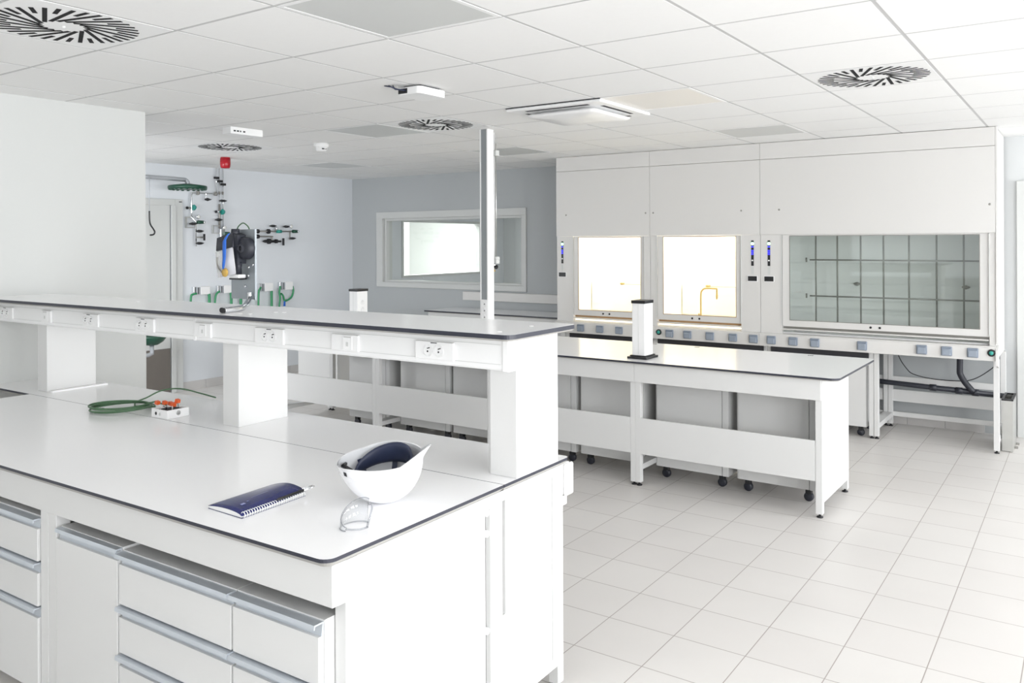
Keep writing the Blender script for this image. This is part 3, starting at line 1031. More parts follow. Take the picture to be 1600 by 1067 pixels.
# chrome tubes bend from the plate foot down onto the shelf
for ox_, oy_, zt_ in ((0, 0, 1.40), (-.024, .012, 1.3645)):
    P = smooth([(x + ox_, y + oy_, min(z, zt_)) for x, y, z in ((-1.618, DY - .016, 1.40), (-1.616, DY - .018, 1.375), (-1.588, 1.035, 1.353), (-1.525, .968, SZ + .0135), (-1.465, .895, SZ + .012), (-1.440, .84, SZ + .0115), (-1.432, .785, SZ + .0115))], 6)
    MB().tube(P, .0105, n=14).build('chrome_tube', 'chrome', t)
    e = P[-1]
    MB().tube([e, e + (P[-1] - P[-2]).normalized() * .008], .0112, n=14).build('tube_end', 'black', t)
t = thing('strap', 'blue fabric strap hanging from the black device', 'strap', (-1.79, DY - .09, 1.50), fb=True)
sp_ = [(-1.672, 1.672), (-1.690, 1.658), (-1.706, 1.638), (-1.707, 1.605), (-1.708, 1.56), (-1.713, 1.525), (-1.715, 1.508)]
wd = [.008, .010, .012, .013, .011, .009, .005]
MB().grid([[(x - w, DY - .087, z - .3 * w), (x, DY - .090, z), (x + w, DY - .087, z + .3 * w)] for (x, z), w in zip(sp_, wd)], 0, True).build('webbing', 'blue', t).modifiers.new('thickness', 'SOLIDIFY').thickness = .002
t = thing('document_sleeve', 'clear plastic sleeve with a paper and a gold disc hanging in front of the device', 'sleeve', (-1.72, DY - .07, 1.46), fb=True)
sl = MB()
sl.grid([[(-1.794, 1.014, 1.585), (-1.73, 1.011, 1.597), (-1.672, 1.016, 1.608)], [(-1.788, 1.014, 1.525), (-1.722, 1.010, 1.535), (-1.662, 1.016, 1.545)], [(-1.776, 1.015, 1.465), (-1.714, 1.012, 1.475), (-1.651, 1.017, 1.485)]], 0, True)
o = sl.build('sleeve', 'sleeve', t)
o.modifiers.new('thickness', 'SOLIDIFY').thickness = .0012
sl = MB()
sl.grid([[(-1.735, 1.020, 1.594), (-1.676, 1.022, 1.604)], [(-1.718, 1.020, 1.478), (-1.656, 1.022, 1.488)]], 0, True)
sl.build('paper', 'paper', t).modifiers.new('thickness', 'SOLIDIFY').thickness = .001
MB().tube(smooth([(-1.771, 1.006, 1.562), (-1.770, 1.006, 1.53), (-1.758, 1.005, 1.508), (-1.735, 1.004, 1.492)]), [.004] * 19, n=6).build('grey_card', 'rod', t)
MB().lathe([(.0005, -.004), (.019, -.004), (.0205, 0), (.0205, .002)], (-1.711, 1.003, 1.491), n=24, axis='y').build('gold_disc', 'gold', t)

# ------------------------------------------------------------------ back island bench (room frame)
BX0, BX1, BY0, BY1 = -6.12, -1.195, 5.0, 6.0
t = thing('worktop', 'long white worktop of the back island bench with thin dark edge', 'worktop', (-3.6, 5.5, WT - .02))
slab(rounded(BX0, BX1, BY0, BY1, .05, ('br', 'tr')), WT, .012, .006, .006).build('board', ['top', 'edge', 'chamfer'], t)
for x, y in ((-1.60, 5.93), (-2.435, 5.94), (-2.787, 5.95)):
    for k in range(3):
        B(x - .018 + .013 * k, x - .010 + .013 * k, y - .012, y + .012, WT, WT + .0012).build('printed_mark', 'dark', t)
t = thing('bench_frame', 'white steel leg frame with apron and low rails under the back island bench', 'bench frame', (-3.6, 5.35, 0))
ZB = WT - .0185
joints = [-6.09, -4.89, -3.70, -2.505, -1.30]
for a, b in zip(joints[:-1], joints[1:]):
    B(a + .001, b - .001, 5.025, 5.04, .692, ZB).build('apron', 'white', t, 0.001)
    r0 = a + .036
    r1 = b - .038 if b < -1.4 else b - .038
    B(r0, r1, 5.040, 5.055, .213, .452).build('modesty_rail', 'white', t, 0.001)
for x in joints:
    xs = ((x - .0185 - .0185, x), (x + .0005, x + .0375)) if x < -1.4 else ((x - .036, x + .003),)
    for xa, xb in xs:
        B(xa, xb, 5.0405, 5.080, .022, ZB).build('leg', 'white', t, 0.002)
        B(xa, xb, 5.65, 5.69, .022, ZB).build('leg', 'white', t, 0.002)
        for y in (5.060, 5.67):
            MB().lathe([(.019, 0), (.019, .006), (.007, .010), (.007, .022)], ((xa + xb) / 2, y, 0), n=12).build('foot', 'black', t)
    for y0, y1 in ((5.0801, 5.6499),):
        B(xs[0][0], xs[-1][1], y0, y1, .105, .140).build('stretcher', 'white', t)
B(-1.3115, -1.2965, 5.0805, 5.6495, .085, ZB).build('end_panel', 'white', t, 0.001)
B(-5.9, -1.40, 5.66, 5.672, .62, .80).build('rear_apron', 'white', t)

proto = None


def pedestal(x0, x1, y0, label, h=.70, depth=.50):
    t = thing('mobile_pedestal', label, 'mobile cabinet', ((x0 + x1) / 2, y0 + depth / 2, 0), 'mobile pedestals under the benches')
    b = MB()
    b.box(x0, x1, y0 + .012, y0 + depth - .02, .082, h)
    b.build('body', 'white', t, 0.002)
    B(x0 + .012, x1 - .045, y0, y0 + .0119, .084, h - .004).build('back_panel', 'white', t, 0.001)
    B(x1 - .040, x1, y0 + .002, y0 + .0119, .082, h).build('side_edge', 'white', t, 0.001)
    for k in range(3):
        B(x0 + .004, x1 - .004, y0 + depth - .0195, y0 + depth, .09 + .2 * k, .285 + .2 * k).build('drawer', 'white', t, 0.001)
    for x in (x0 + .06, x1 - .06):
        for y in (y0 + .055, y0 + depth - .07):
            c = MB().lathe([(.0005, -.016), (.023, -.016), (.029, -.011), (.029, .011), (.023, .016), (.0005, .016)], (x, y, .0293), n=22, axis='y').build('caster', 'rubber', t)
            B(x - .018, x + .018, y - .0205, y + .0205, .048, .0815).build('caster_fork', 'black', c, 0.004)
    return t


pedestal(-1.90, -1.395, 5.285, 'mobile pedestal under the back bench nearest the right end panel')
pedestal(-2.475, -1.955, 5.285, 'mobile pedestal under the back bench just right of the middle leg pair')
pedestal(-3.075, -2.560, 5.285, 'mobile pedestal under the back bench just left of the middle leg pair')
pedestal(-3.655, -3.110, 5.285, 'mobile pedestal under the back bench seen beside the right shelf column')
pedestal(-4.270, -3.775, 5.285, 'mobile pedestal under the back bench seen left of the right shelf column')
pedestal(-4.845, -4.300, 5.285, 'mobile pedestal under the back bench behind the hard hat, right of the leg pair')
pedestal(-5.460, -4.965, 5.285, 'mobile pedestal under the back bench just left of the leg pair seen under the shelf')
pedestal(-6.85, -6.255, 5.90, 'mobile pedestal standing behind the far left end of the back bench', depth=.45)

# socket towers
t = thing('socket_tower', 'white socket tower with black cap and base, at the middle of the back bench', 'socket tower', (-2.53, 5.2, WT), 'socket towers on the back bench')
b = MB()
b.prism(rounded(-2.601, -2.455, 5.11, 5.297, .004, ('bl', 'br', 'tr', 'tl'), 2), WT, WT + .014)
b.prism(rounded(-2.592, -2.472, 5.135, 5.285, .004, ('bl', 'br', 'tr', 'tl'), 2), WT + .014, WT + .022)
b.build('base', 'black', t)
c = MB()
c.prism(rounded(-2.582, -2.484, 5.148, 5.274, .006, ('bl', 'br', 'tr', 'tl'), 3), WT + .022, 1.206)
c.build('column', 'plastic', t)
B(-2.535, -2.5325, 5.1470, 5.1490, WT + .03, 1.20).build('column_groove', 'frame', t)
MB().prism(rounded(-2.586, -2.480, 5.143, 5.279, .004, ('bl', 'br', 'tr', 'tl'), 2), 1.206, 1.226).build('cap', 'black', t)
for k in range(4):
    s = MB().lathe([(.023, 0), (.023, .003), (.019, .004), (.018, .001), (.0005, .001)], (-2.484, 5.211, .925 + .062 * k), n=18, axis='x').build('socket', 'plastic', t)
    MB().box(-2.4829, -2.4822, 5.199, 5.203, .923 + .062 * k, .929 + .062 * k).box(-2.4829, -2.4822, 5.217, 5.221, .923 + .062 * k, .929 + .062 * k).build('contact_hole', 'frame', s)
copy_tree(t, (-5.253, 5.2, WT), 'white socket tower with black cap near the left end of the back bench')

# tall service post from bench to ceiling
t = thing('service_post', 'tall white and grey service post rising from the back bench to the ceiling', 'post', (-3.805, 5.16, WT))
px0, px1, py0, py1 = -3.842, -3.768, 5.10, 5.178
c = MB()
c.box(px0, px0 + .010, py0, py1, WT, CEIL)
c.box(px1 - .010, px1, py0, py1, WT, CEIL)
c.box(px0 + .010, px1 - .010, py0 + .012, py1, WT, CEIL)
c.build('profile', 'plastic', t)
B(px0 + .010, px1 - .010, py0 + .003, py0 + .0119, 1.19, CEIL).build('infill', 'infill', t)
B(px0 + .008, px1 - .008, py0 - .003, py0 + .0119, .86, 1.19).build('socket_strip', 'plastic', t)
for k in range(5):
    s = MB().lathe([(.0005, .0005), (.016, .001), (.017, -.002), (.020, -.003), (.021, 0)], ((px0 + px1) / 2, py0 - .003, 1.155 - .05 * k), n=16, axis='y', cap=False).build('socket', 'plastic', t)
    B((px0 + px1) / 2 + .001, (px0 + px1) / 2 + .008, py0 - .0045, py0 - .0025, 1.152 - .05 * k, 1.160 - .05 * k).build('contact_hole', 'dark', s)

# gas drop line behind the post
t = thing('gas_drop_line', 'thin gas line with a black tap hanging from the ceiling just behind the post', 'gas line', (-3.845, 5.30, 1.4))
MB().tube([(-3.852, 5.30, CEIL), (-3.852, 5.30, 1.49)], .006, n=8).build('pipe', 'plastic', t)
MB().tube([(-3.834, 5.30, CEIL - .09), (-3.834, 5.30, 1.49)], .004, n=8).build('pipe', 'steel', t)
B(-3.872, -3.815, 5.275, 5.32, 2.305, 2.348).build('clamp_box', 'frame', t, 0.002)
B(-3.872, -3.815, 5.275, 5.32, 1.46, 1.515).build('valve_plate', 'frame', t, 0.002)
MB().lathe([(.0005, 0), (.014, 0), (.017, -.02), (.011, -.035), (.011, -.065), (.0005, -.066)], (-3.838, 5.275, 1.465), n=14).build('tap_body', 'chrome', t)
MB().tube([(-3.838, 5.27, 1.43), (-3.80, 5.255, 1.435), (-3.785, 5.25, 1.432)], [.006, .018, .003], n=10).build('tap_knob', 'black', t)
MB().tube([(-3.842, 5.275, 1.395), (-3.855, 5.262, 1.375)], [.006, .014], n=10).build('outlet', 'black', t)
MB().lathe([(.0005, -.006), (.012, -.006), (.012, .004), (.0005, .004)], (-3.828, 5.262, 1.405), n=12).build('gold_ring', 'brass', t)

# ------------------------------------------------------------------ low bench along the far wall
t = thing('worktop', 'grey-shaded worktop with black edge along the far wall under the window', 'worktop', (-5.5, 7.75, WT - .02))
slab([(-6.455, 7.47), (-4.53, 7.47), (-4.53, 8.03), (-6.455, 8.03)], WT, .014, .005, .005).build('board', ['top', 'edge', 'chamfer'], t)
t = thing('base_cabinet', 'white base cabinet below the far wall worktop', 'cabinet', (-5.5, 7.75, 0))
B(-6.42, -4.56, 7.50, 8.02, .08, WT - .0195).build('body', 'white', t, 0.002)
for k in range(3):
    B(-6.415 + .62 * k, -5.80 + .62 * k, 7.484, 7.4995, .085, .66).build('door', 'white', t, 0.001)
B(-6.40, -4.58, 7.54, 8.0, 0, .0799).build('plinth', 'frame', t)
t = thing('wall_trunking', 'grey-white trunking on the far wall under the window', 'cable trunking', (-5.4, 8.03, .93))
B(-6.30, -4.55, 8.005, FARY, .928, 1.030).build('channel', 'hood', t, 0.003)

# ------------------------------------------------------------------ fume hoods
FH = 7.25
HB = 8.02


def hood(xa, xb, fa, fb, ga, gb, label, lit, sw, btn, ctl, screws, tap=False):
    t = thing('fume_hood', label, 'fume hood', ((xa + xb) / 2, 7.65, .69), 'fume hoods along the far wall')
    e = .0015
    B(xa + e, xb - e, FH, FH + .018, 2.344, CEIL - .004).build('cornice_panel', 'hood', t, 0.001)
    B(xa + e, xb - e, FH, FH + .018, 1.684, 2.341).build('upper_panel', 'hood', t, 0.001)
    for x, z in screws:
        MB().lathe([(.0005, -.002), (.008, -.0015), (.009, 0)], (x, FH, z), n=10, axis='y').build('screw', 'rod', t)
    B(xa + e, fa, FH + .012, FH + .06, .826, 1.6835).build('side_post', 'hood', t, 0.001)
    B(fb, xb - e, FH + .012, FH + .06, .826, 1.6835).build('side_post', 'hood', t, 0.001)
    for x in (fa, fb):
        B(x - .003, x + .003, FH + .008, FH + .0119, .90, 1.68).build('guide_strip', 'frame', t)
    # sash
    s = MB()
    y0, y1 = FH + .022, FH + .042
    s.box(fa + .004, ga, y0, y1, .892, 1.6835)
    s.box(gb, fb - .004, y0, y1, .892, 1.6835)
    s.box(ga, gb, y0, y1, .892, .944)
    s.box(ga, gb, y0, y1, 1.674, 1.6835)
    sash = s.build('sash', 'hood', t)
    B(ga, gb, FH + .028, FH + .034, .944, 1.674).build('pane', 'sash' if lit else 'sashdark', sash)
    bd = MB()
    w = .005
    for q in ((ga, ga + w, .944, 1.674), (gb - w, gb, .944, 1.674), (ga + w, gb - w, .944, .944 + w), (ga + w, gb - w, 1.674 - w, 1.674)):
        bd.box(q[0], q[1], FH + .0205, FH + .0215, q[2], q[3])
    bd.build('pane_seal', 'wood' if lit else 'rod', sash)
    gm = (ga + gb) / 2 - .03
    for dx in (-.035, .035):
        MB().lathe([(.0005, -.003), (.009, -.003), (.010, 0)], (gm + dx, y0, .917), n=10, axis='y').build('latch', 'black', sash)
    # airfoil slot and sill
    B(fa + .004, fb - .004, FH + .05, FH + .058, .855, .892).build('airfoil_slot', 'wood' if lit else 'rod', t)
    B(xa + e, xb - e, FH - .035, FH + .06, .818, .8259).build('sill', 'hood', t, 0.002)
    B(fa + .004, fb - .004, FH + .004, FH + .040, .862, .872).build('airfoil', 'hood', t, 0.003)
    # service strip leaning slightly back
    B(xa + e, xb - e, FH - .040, FH - .01, .716, .8179).build('service_strip', 'hood', t, 0.002)
    for x in sw:
        k = B(x - .038, x + .038, FH - .060, FH - .0401, .736, .808).build('power_socket', 'socket', t, 0.006, 3)
        B(x - .030, x + .030, FH - .068, FH - .0601, .741, .790).build('lid', 'socket_lid', k, 0.005)
    for x in btn:
        k = MB().lathe([(.027, 0), (.027, -.010), (.022, -.012), (.0005, -.012)][::-1], (x, FH - .040, .779), n=18, axis='y').build('push_button', 'black', t)
        MB().lathe([(.0005, -.026), (.014, -.025), (.016, -.012)], (x, FH - .040, .779), n=16, axis='y').build('button_cap', 'teal', k)
    for x in ctl:
        yc = FH + .012
        p = B(x - .0115, x + .0115, yc - .004, yc, 1.410, 1.635).build('control_panel', 'black', t, 0.003)
        MB().lathe([(.0005, -.007), (.013, -.007), (.0145, -.0041)], (x, yc, 1.606), n=16, axis='y').build('status_light', 'greenled', p)
        for z, hh in ((1.578, .012), (1.545, .010), (1.529, .010), (1.513, .010)):
            B(x - .010, x + .010, yc - .0052, yc - .0041, z - hh / 2, z + hh / 2).build('display_segment', 'blueled', p)
        B(x - .007, x + .007, yc - .0052, yc - .0041, 1.452, 1.464).build('indicator', 'plastic' if x != ctl[-1] or len(ctl) < 2 else 'blueled', p)
        B(x - .012, x + .012, yc - .002, yc, 1.335, 1.405).build('label_strip', 'frame', t)
        d = B(x - .046, x + .046, yc - .005, yc, 1.270, 1.325).build('bezel', 'plastic', t, 0.002)
        B(x - .040, x + .040, yc - .0062, yc - .0051, 1.276, 1.319).build('screen', 'black', d)
    # chamber
    ch = MB()
    ch.box(xa + .03, xb - .03, HB - .10, HB - .09, .83, 1.95)
    ch.box(xa + .03, xa + .04, FH + .07, HB - .10, .83, 1.95)
    ch.box(xb - .04, xb - .03, FH + .07, HB - .10, .83, 1.95)
    ch.box(xa + .04, xb - .04, FH + .07, HB - .10, 1.94, 1.95)
    ch.box(xa + .04, xb - .04, FH + .062, HB - .10, .826, .838)
    ch.build('chamber_liner', 'liner' if lit else 'plastic', t)
    B(xa + .05, xb - .05, HB - .125, HB - .115, 1.02 if not lit else .90, 1.24 if not lit else 1.195).build('baffle', 'liner' if lit else 'plastic', t)
    B(xa + e, xa + .02, FH + .06, HB, .716, CEIL - .004).build('outer_side', 'hood', t)
    B(xb - .02, xb - e, FH + .06, HB, .716, CEIL - .004).build('outer_side', 'hood', t)
    B(xa + .02, xb - .02, HB - .085, HB - .075, .727, CEIL - .004).build('rear_panel', 'hood', t)
    B(xa + .02, xb - .02, FH, HB - .085, .716, .726).build('underside', 'hood', t)
    ym = 7.70
    if lit:
        # fluorescent tube in the top of the chamber
        MB().cyl((ga + .05, FH + .30, 1.925), (gb - .05, FH + .30, 1.925), .013, 0, 12).build('lamp_tube', 'tube', t)
        l = area('hood_lamp', ((ga + gb) / 2, FH + .36, 1.90), (0, .05, -1), gb - ga - .1, .40, 13, (1.0, .93, .80))
        l.parent = t
        l.location = Vector(l.location) - Vector(OFF[t])
        r = MB()
        zr = 1.195
        r.cyl((ga + .28, ym, zr), (gb - .02, ym, zr), .007, 0, 8)
        r.build('support_rod', 'hood', t)
        MB().tube([(ga + .25, ym, zr), (ga + .262, ym, zr), (ga + .30, ym, zr + .002)], [.006, .013, .010], n=8).build('rod_clamp', 'brass', t)
    else:
        r = MB()
        xs_ = [-2.03, -1.845, -1.65, -1.465, -1.265, -1.055, -.855]
        for x in xs_:
            r.cyl((x, ym, .87), (x, ym, 1.90), .007, 0, 8)
        for z in (1.458, 1.135):
            r.cyl((-2.08, ym - .012, z), (-.66, ym - .012, z), .007, 0, 8)
        r.build('rod_lattice', 'rod', t)
        for z in (1.458, 1.135):
            MB().cyl((-2.11, ym - .012, z - .02), (-2.11, ym - .012, z + .02), .008, 0, 8).build('rod_end', 'rod', t)
        for x, z in ((-1.72, 1.242), (-.86, 1.235)):
            MB().tube([(x - .03, HB - .13, z), (x, HB - .14, z), (x + .03, HB - .13, z)], [.006, .018, .005], n=8).build('tap_nozzle', 'rod', t)
        B(-.76, -.725, HB - .16, HB - .126, 1.17, 1.23).build('wall_fitting', 'dark', t)
        B(-2.13, -1.85, FH + .15, FH + .40, .8385, .8505).build('tray', 'plastic', t, 0.003)
    if tap:
        x, y = -3.085, 7.62
        P = smooth([(x, y, .845), (x, y, 1.10), (x + .012, y, 1.155), (x + .05, y, 1.178), (x + .14, y, 1.178), (x + .158, y, 1.176), (x + .160, y, 1.15), (x + .160, y, 1.12)], 5)
        MB().tube(P, .0085, n=8).build('tap', 'brass', t)
        MB().tube([(x + .160, y, 1.12), (x + .160, y, 1.09), (x + .157, y, 1.075)], [.011, .010, .005], n=8).build('tap_outlet', 'brass', t)
        MB().tube([(x, y, .838), (x, y, .87)], [.015, .012], n=10).build('tap_foot', 'brass', t)
        MB().tube([(x - .022, y, .905), (x - .02, y, .935)], .007, n=8).build('tap_handle', 'brass', t)
    return t


hood(-4.487, -3.444, -4.297, -3.508, -4.243, -3.548, 'left fume hood with brightly lit chamber and no tap', True,
     (-4.335, -4.177, -3.960, -3.750), (), (-4.421,), ((-4.37, 1.90), (-3.487, 1.90)))
hood(-3.444, -2.387, -3.378, -2.562, -3.319, -2.610, 'middle fume hood with lit chamber and a curved tap inside', True,
     (-3.224, -3.047, -2.832, -2.618, -2.433), (-3.334,), (-2.458,), ((-3.408, 1.90), (-2.555, 1.90)), tap=True)
hood(-2.387, -.592, -2.202, -.636, -2.140, -.698, 'wide unlit fume hood at the right with a rod lattice behind the glass', False,
     (-2.276, -2.090, -1.910, -1.535, -1.095, -.920, -.742), (-.619,), (-2.312,), ((-2.22, 1.90), (-.63, 1.90)))
hood3 = [o for o in COL.objects if o.name.startswith('fume_hood') and not o.parent][-1]
MB().prism([(FH + .03, .835), (FH - .062, .80), (FH - .062, .685), (FH + .03, .66)], -.5905, -.575, axis='x').build('end_cheek', 'hood', hood3, 0.002)
B(-.5915, -.580, FH + .0, FH + .06, .84, CEIL - .004).build('corner_strip', 'hood', hood3)

# frame, cabinets and pipes below the hoods
t = thing('support_frame', 'white steel leg frame carrying the row of fume hoods', 'support frame', (-2.5, 7.6, 0))
def leg(xa, xb, y0, y1, z=.7155): B(xa, xb, y0, y1, .022, z).build('leg', 'white', t, 0.002)
for xa, xb in ((-4.478, -4.42), (-4.415, -4.364), (-3.50, -3.45), (-3.44, -3.39), (-2.378, -2.346), (-2.343, -2.311), (-1.508, -1.473), (-1.470, -1.435), (-.616, -.577)):
    leg(xa, xb, 7.315, 7.36)
    leg(xa, xb, 7.90, 7.945)
    for y in (7.3375, 7.92):
        MB().lathe([(.018, 0), (.018, .006), (.007, .010), (.007, .022)], ((xa + xb) / 2, y, 0), n=12).build('foot', 'black', t)
for xa, xb in ((-4.478, -4.364), (-3.50, -3.39), (-2.378, -2.311), (-1.508, -1.435), (-.616, -.577)):
    B(xa, xb, 7.3601, 7.8999, .085, .125).build('stretcher', 'white', t)
for a, b in ((-4.364, -3.50), (-3.39, -2.378), (-2.311, -1.508), (-1.435, -.616)):
    for z0, z1 in ((.388, .440), (.222, .325), (.090, .130)):
        B(a, b, 7.915, 7.93, z0, z1).build('rear_rail', 'white', t, 0.001)


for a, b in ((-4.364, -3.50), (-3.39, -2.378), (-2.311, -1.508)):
    B(a, b, 7.300, 7.3145, .628, .7155).build('shade_board', 'dark', t)  # dark board added in place of the deep shade under the hoods


def undercab(x0, x1, label, h=.635):
    t = thing('mobile_cabinet', label, 'mobile cabinet', ((x0 + x1) / 2, 7.55, 0), 'white mobile cabinets below the fume hoods')
    B(x0, x1, 7.342, 7.74, .082, h).build('body', 'white', t, 0.002)
    B(x0 + .003, x1 - .003, 7.324, 7.3415, .086, h - .02).build('door', 'white', t, 0.001)
    B(x0 + .003, x1 - .003, 7.318, 7.3415, h - .0195, h - .004).build('handle', 'alu', t)
    for x in (x0 + .06, x1 - .055):
        for y in (7.385, 7.69):
            c = MB().lathe([(.0005, -.015), (.023, -.015), (.029, -.010), (.029, .010), (.023, .015), (.0005, .015)], (x, y, .0293), n=22, axis='y').build('caster', 'rubber', t)
            B(x - .017, x + .017, y - .0195, y + .0195, .048, .0815).build('caster_fork', 'black', c, 0.004)


undercab(-4.340, -3.935, 'white cabinet on casters below the left fume hood, left one')
undercab(-3.920, -3.515, 'white cabinet on casters below the left fume hood, right one')
undercab(-3.370, -2.89, 'white cabinet on casters below the middle fume hood, beside the socket tower')
undercab(-2.87, -2.395, 'white cabinet on casters below the middle fume hood, right one')
undercab(-2.29, -1.93, 'white cabinet on casters below the wide hood, left one')
undercab(-1.915, -1.530, 'white cabinet on casters below the wide hood, beside the open pipe bay')

t = thing('drain_pipe', 'black plastic drain pipe running behind the open legs of the wide hood', 'pipe', (-1.1, 7.8, .35))
d = MB().tube([(-1.95, 7.80, .418), (-.574, 7.80, .367)], .022, n=12)
d.build('main_pipe', 'rubber', t)
MB().tube(smooth([(-.895, 7.79, .715), (-.898, 7.79, .56), (-.893, 7.79, .515), (-.860, 7.785, .455), (-.815, 7.785, .400), (-.805, 7.79, .385)], 5), .024, n=12).build('branch_pipe', 'rubber', t)
for x in (-1.10, -.905, -.785):
    z = .418 - (x + 1.95) * .0371
    MB().tube([(x - .025, 7.80, z), (x + .025, 7.80, z)], .028, n=12).build('coupling', 'rubber', t)
t = thing('drain_cup', 'black drain cup under the wide fume hood', 'drain', (-.77, 7.75, .655))
MB().lathe([(.03, .06), (.03, .02), (.022, .0), (.0005, .0)], (-.77, 7.75, .655), n=14).build('cup', 'rubber', t)
t = thing('wire', 'thin black wire hanging under the wide fume hood', 'wire', (-1.1, 7.85, .6))
MB().tube(smooth([(-1.40, 7.86, .715), (-1.37, 7.86, .61), (-1.32, 7.86, .53), (-1.26, 7.86, .478), (-1.10, 7.86, .450), (-.90, 7.86, .452), (-.80, 7.86, .478), (-.70, 7.86, .55), (-.64, 7.86, .62), (-.63, 7.86, .715)], 5), .004, n=6).build('lead', 'black', t)
t = thing('steel_channel_box', 'stainless steel box with black rim standing at the right end of the hoods', 'box', (-.53, 7.57, 0))
s = MB()
s.box(-.570, -.497, 7.432, 7.440, .004, .392)
s.box(-.570, -.562, 7.440, 7.760, .004, .392)
s.box(-.505, -.497, 7.440, 7.760, .004, .392)
s.box(-.562, -.505, 7.752, 7.760, .004, .392)
s.box(-.562, -.505, 7.440, 7.752, .004, .012)
s.build('casing', 'steel', t)
s = MB()
for q in ((-.573, -.494, 7.428, 7.446), (-.573, -.494, 7.746, 7.764), (-.573, -.556, 7.446, 7.746), (-.511, -.494, 7.446, 7.746)):
    s.box(*q, .3921, .404)
s.build('rim', 'black', t)
for x, y in ((-.485, 7.60), (-.485, 7.74)):
    B(x - .011, x + .011, y - .018, y + .018, 0, .012).build('anchor', 'rod', t)

# ------------------------------------------------------------------ gas lines, boxes and shower on the left wall
WX = LX


def P_(y, z, o=.05): return (WX + o, y, z)


def valve(t, y, z, vertical=False):
    """black lever knob lying across the line"""
    MB().tube([P_(y - .045, z, .075), P_(y - .015, z, .085), P_(y + .02, z, .085), P_(y + .055, z + .002, .08)], [.006, .016, .014, .004], n=8).build('valve_handle', 'black', t)
    MB().cyl(P_(y, z, .01), P_(y, z, .085), .009, 0, 8).build('valve_stem', 'chrome', t)


def knob(t, y, z):
    MB().tube([P_(y - .035, z, .07), P_(y + .03, z, .07)], .020, n=12).build('regulator_body', 'green', t)
    MB().tube([P_(y + .03, z, .07), P_(y + .055, z, .07)], [.021, .016], n=12).build('regulator_knob', 'chrome', t)


def gauge(t, y, z):
    g = MB().lathe([(.0005, .03), (.021, .03), (.024, .026), (.024, 0), (.0005, 0)], (WX + .05, y, z), n=16, axis='x').build('gauge', 'chrome', t)
    MB().lathe([(.0005, .0012), (.019, .001), (.019, 0)], (WX + .080, y, z), n=16, axis='x').build('gauge_face', 'paper', g)


def bracket(t, y0, y1, z0, z1):
    m = MB()
    w = .010
    for q in ((y0, y0 + w, z0, z1), (y0 + w, y1, z1 - w, z1), (y0 + w, y1, z0, z0 + w)):
        m.box(WX + .02, WX + .045, q[0], q[1], q[2], q[3])
    m.build('bracket', 'steel', t)


t = thing('gas_line', 'gas line with valves and green regulator under the green shower head', 'gas line', (WX, 5.62, 1.9))
MB().tube(smooth([P_(5.87, 2.195), P_(5.62, 2.192), P_(5.575, 2.188), P_(5.562, 2.165), P_(5.562, 1.93)], 4), .009, n=8).build('pipe', 'chrome', t)
MB().tube([P_(5.562, 1.93), P_(5.612, 1.87), P_(5.615, 1.598)], .010, n=8).build('pipe', 'chrome', t)
MB().tube(smooth([P_(5.742, 2.193), P_(5.745, 2.18), P_(5.745, 2.11)], 4), .008, n=8).build('branch', 'chrome', t)
MB().tube([P_(5.725, 2.124, .06), P_(5.76, 2.124, .06), P_(5.81, 2.126, .06)], [.008, .019, .004], n=8).build('valve_handle', 'black', t)
for y in (5.641, 5.87):
    MB().tube([P_(y - .012, 2.193), P_(y + .012, 2.193)], .024, n=10).build('fitting', 'rod', t)
MB().tube([P_(5.575, 2.03, .06), P_(5.600, 2.02, .06)], [.034, .026], n=12).build('teal_knob', 'teal', t)
MB().tube([P_(5.512, 2.022, .05), P_(5.55, 2.022, .05)], .013, n=8).build('side_fitting', 'rod', t)
MB().tube([P_(5.516, 2.022, .05), P_(5.500, 2.022, .05)], .016, n=8).build('side_cap', 'black', t)
bracket(t, 5.500, 5.60, 1.80, 1.925)
gauge(t, 5.632, 1.926)
knob(t, 5.660, 1.866)
valve(t, 5.560, 1.846)
valve(t, 5.640, 1.765)
valve(t, 5.640, 1.630)
MB().tube([P_(5.625, 1.698, .06), P_(5.70, 1.698, .06)], .008, n=8).build('spindle', 'rod', t)
MB().tube([P_(5.715, 1.735, .06), P_(5.715, 1.662, .06)], .012, n=8).build('hand_wheel', 'black', t)

t = thing('gas_line', 'gas line of three thin tubes dropping from the ceiling below the red beacon', 'gas line', (WX, 5.92, 2.1))
for y, zb in ((5.895, 2.20), (5.937, 1.66), (5.986, 1.79)):
    MB().tube([P_(y, CEIL, .03), P_(y, zb, .03)], .005, n=6).build('pipe', 'chrome', t)
for y, z in ((5.895, 2.377), (5.942, 2.341), (5.984, 2.307)):
    B(WX + .022, WX + .05, y - .030, y + .030, z - .013, z + .013).build('pipe_clip', 'black', t, 0.003)
for y in (5.935, 5.981):
    MB().tube([P_(y, 2.222, .03), P_(y, 2.19, .03)], .011, n=8).build('fitting', 'rod', t)
valve(t, 5.945, 2.115)
MB().tube([P_(5.937, 2.08, .03), P_(5.937, 1.80, .03)], .012, n=8).build('body_tube', 'rod', t)
MB().tube([P_(5.950, 1.99, .06), P_(5.975, 1.985, .06)], [.034, .026], n=12).build('teal_knob', 'teal', t)
MB().tube([P_(5.885, 1.99, .05), P_(5.93, 1.99, .05)], .013, n=8).build('side_fitting', 'chrome', t)
MB().tube([P_(5.886, 1.99, .05), P_(5.870, 1.99, .05)], .016, n=8).build('side_cap', 'black', t)
valve(t, 5.89, 1.897)
bracket(t, 5.842, 5.93, 1.74, 1.835)
gauge(t, 5.973, 1.810)
knob(t, 6.005, 1.741)
B(WX + .03, WX + .06, 5.93, 5.99, 1.69, 1.79).build('manifold', 'chrome', t, 0.004)

